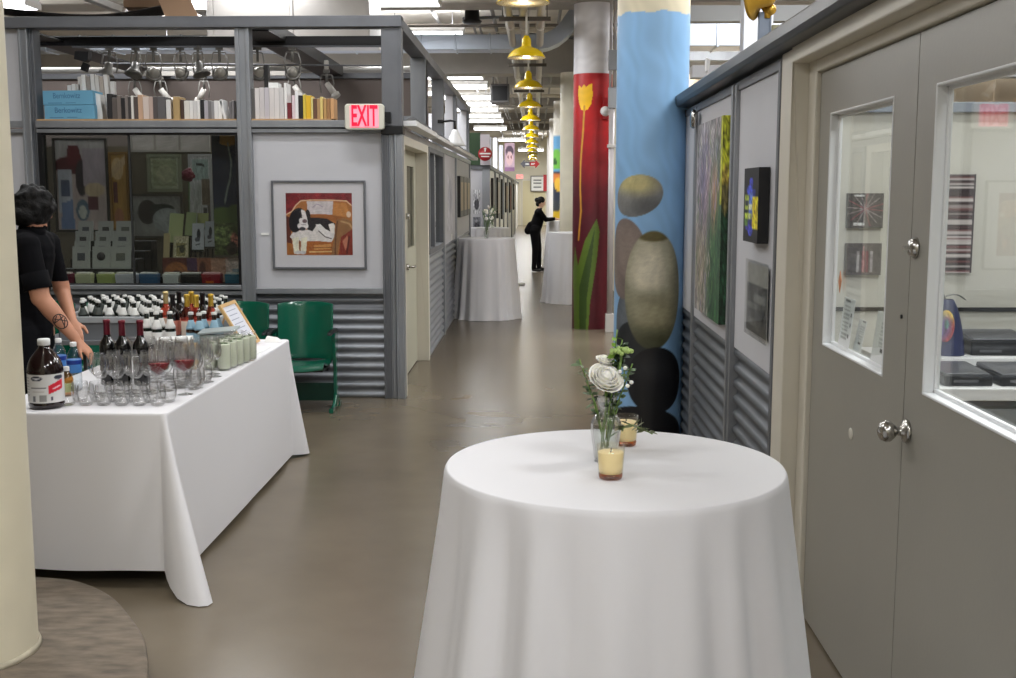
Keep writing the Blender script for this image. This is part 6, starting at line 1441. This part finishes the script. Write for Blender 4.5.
# art on the rear wall of that room
def burst(P):
    for k in range(16):
        a = k*PI/8+.1; P.line([(.5,.45),(.5+.5*math.cos(a),.45+.5*math.sin(a))], .03, (176,166,166) if k % 3 else (170,96,106), .8)
    P.rect(.2,.05,.45,.09,(236,236,236)); P.rect(.2,.84,.48,.93,(240,240,240)); P.noise(.15,6,6,2)
def bars(P):
    for x, c in ((.32,(180,176,176)),(.46,(150,70,84)),(.56,(120,50,64)),(.68,(170,164,166))): P.rect(x,.25,x+.07,.9,c)
    P.line([(.5,.1),(.5,.9)], .02, (190,150,150)); P.noise(.15,6,6,4)
def stripes(P):
    rr = random.Random(9); y = 0
    while y < 1:
        h_ = rr.uniform(.012,.035); P.rect(.06,y,.94,y+h_*.6,rr.choice([(196,188,186),(120,78,78),(150,140,138),(84,60,62),(214,206,204),(60,46,48)])); y += h_
def rpic(x0, x1, z0, z1, base, fn, lab):
    t = thing('framed_picture', lab, 'picture', (0,0,0)); canvas('print', (x0,7.17,z1), (x1-x0,0,0), (0,0,-(z1-z0)), 40, 60, fn, base, t, .028)
rpic(1.955,2.18,1.455,1.672,(84,82,82),burst,'dark square print with radiating lines seen through the narrow door window')
rpic(1.955,2.18,1.16,1.36,(96,92,92),bars,'dark square print with upright bars below the radiating one')
rpic(2.565,2.745,1.175,1.79,(44,34,36),stripes,'tall print of fine horizontal stripes seen through the wide door window')
# counter with machines
t = thing('grey_cabinet', 'grey drawer cabinet with a white top in the room behind the doors', 'cabinet', (0,0,0))
cg = mat('cabinet_grey', (128,132,134), .45)
MB().box(2.0,6.0,0,4.4,6.6,.55).build('body', cg, t, bevel=.004)
MB().box(1.97,5.96,.58,4.42,6.62,.645).build('top', M_WHITE, t, bevel=.004); MB().box(1.99,5.98,.55,4.4,6.6,.58).build('top_rail', M_STEELD, t)
for k, x in enumerate((2.02,2.82,3.62)):
    d = MB().box(x,5.975,.33,x+.77,6.0,.53).box(x,5.975,.08,x+.77,6.0,.31).build('drawer', cg, t, bevel=.003)
    MB().box(x+.12,5.965,.45,x+.32,5.975,.49).build('label_holder', mat('label_pale', (206,206,202), .5), d)
t = thing('white_shelf', 'white shelf unit behind the grey cabinet', 'shelf', (0,0,0))
MB().box(2.05,6.68,.635,4.4,7.16,.705).build('shelf_board', M_WHITE, t, bevel=.003); MB().box(2.05,6.7,0,2.09,7.16,.635).box(4.36,6.7,0,4.4,7.16,.635).box(2.09,7.1,0,4.36,7.14,.635).build('side_panel', M_WHITE, t)
def machine(x0, x1, y0, y1, z0, z1, lab):
    t = thing('flat_scanner', lab, 'machine', (0,0,0))
    MB().box(x0,y0,z0,x1,y1,z0+(z1-z0)*.7).build('body', mat('machine_black', (40,42,46), .4), t, bevel=.008)
    MB().hex8([(x0+.01,y0+.01,z0+(z1-z0)*.72),(x1-.01,y0+.01,z0+(z1-z0)*.72),(x1-.01,y1,z0+(z1-z0)*.72),(x0+.01,y1,z0+(z1-z0)*.72)], [(x0+.015,y0+.015,z0+(z1-z0)*.8),(x1-.015,y0+.015,z0+(z1-z0)*.8),(x1-.015,y1,z1),(x0+.015,y1,z1)]).build('lid', mat('machine_lid', (84,86,92), .3), t, bevel=.004)
    MB().box(x0+.05,y0-.004,z0+.02,x0+.18,y0,z0+.035).build('slot', M_STEELD, t)
machine(2.2,2.46,6.04,6.4,.646,.73,'low black machine at the left on the grey cabinet')
machine(2.50,3.1,6.04,6.42,.646,.725,'wide low black machine on the grey cabinet')
machine(2.62,3.0,6.78,7.1,.706,.83,'black machine on the white shelf beside the blue sculpture')
machine(3.1,3.5,6.78,7.1,.706,.845,'black machine at the right of the white shelf')
# blue bird-like sculpture with a rainbow disc
t = thing('sculpture', 'dark blue rounded sculpture with a rainbow disc and grey leaf on top', 'sculpture', (2.50,6.82,.706)); t.scale = (1.1,1.1,1.12)
def sc(u, v):
    r_ = .085*(1-.12*v)*math.sqrt(max(0, 1-(v*.93)**2.6)); return (r_*math.cos(2*PI*u)-.02*v+.0, r_*.8*math.sin(2*PI*u), .30*v)
MB().grid(sc, 36, 24, 0, True, True).build('body', mat('sculpture_blue', (50,58,96), .4, var=.15, vs=20), t)
def disc(P):
    P.ell(.5,.5,.5,.5,(196,70,80),soft=.02); P.put(np.clip((.55-P.v)*3,0,1)*.9, (222,196,90)); P.ell(.3,.55,.3,.4,(80,110,170),soft=1,a=.8); P.ell(.55,.5,.26,.3,(120,80,130),soft=.6,a=.8); P.ell(.5,.45,.13,.15,(90,140,130),soft=.3); P.noise(.25,4,4,2)
n = 24; b = MB(); D = 26
vs = []; uu = []; vv = []
for j in range(9):
    for i in range(n):
        a = 2*PI*i/n; r_ = j/8; vs.append((-.055+.045*r_*math.cos(a)*.9, -.082-.012*(1-r_*r_), .165+.082*r_*math.sin(a))); uu.append(.5+.5*r_*math.cos(a)); vv.append(.5-.5*r_*math.sin(a))
me = bpy.data.meshes.new('rainbow_disc'); me.from_pydata(vs, [], [(j*n+i, j*n+(i+1) % n, (j+1)*n+(i+1) % n, (j+1)*n+i) for j in range(8) for i in range(n)]); me.materials.append(painted('pigment_50', .5))
o = bpy.data.objects.new('rainbow_disc', me); COL.objects.link(o); o.parent = t
P = Paint(np.array(uu), np.array(vv), (200,120,90)); disc(P); set_pigment(o, P.c); q = o.modifiers.new('thickness', 'SOLIDIFY'); q.thickness = .012
b = MB().grid(lambda u, v: (-.03+.11*v, -.0+.04*(u-.5)*math.sin(PI*min(1, v+.02)), .315+.02*math.sin(PI*v)-.02*v), 6, 12); b.build('leaf', mat('leaf_pewter', (130,130,126), .35, .4), t, solid=.006)
MB().tube([(-.02,0,.28),(-.04,0,.31),(-.05,0,.335)], .008, 8).build('beak', mat('leaf_pewter', (130,130,126), .35, .4), t)
# hanging strip seen above the room
tag(MB().tube([(2.55,6.4,2.42),(3.1,7.9,2.6)], .012, 8).build('hanging_cable', M_STEELD), 'dark cable slanting above the room behind the doors', 'cable')
# ================================================================= CAMERA AND RENDER SETTINGS
cam = bpy.data.cameras.new('camera'); co = bpy.data.objects.new('camera', cam); COL.objects.link(co)
cam.sensor_width = 36; cam.lens = 36*1130/1016; cam.clip_end = 200
co.location = (0, 0, 1.68); co.rotation_euler = (math.radians(90-7.412), 0, math.radians(1.357))
SC.camera = co
w = bpy.data.worlds.new('world'); w.use_nodes = True; SC.world = w
w.node_tree.nodes['Background'].inputs[0].default_value = (.8,.85,.9,1); w.node_tree.nodes['Background'].inputs[1].default_value = .3
SC.view_settings.view_transform = 'Standard'; SC.view_settings.look = 'None'; SC.view_settings.gamma = 1; SC.view_settings.exposure = 0.42
SC.view_settings.use_curve_mapping = False
SC.cycles.transparent_max_bounces = 48; SC.cycles.max_bounces = 8; SC.cycles.diffuse_bounces = 4
SC.cycles.caustics_reflective = False; SC.cycles.caustics_refractive = False
SC.cycles.sample_clamp_indirect = 2.5; SC.cycles.sample_clamp_direct = 12; SC.cycles.use_light_tree = True
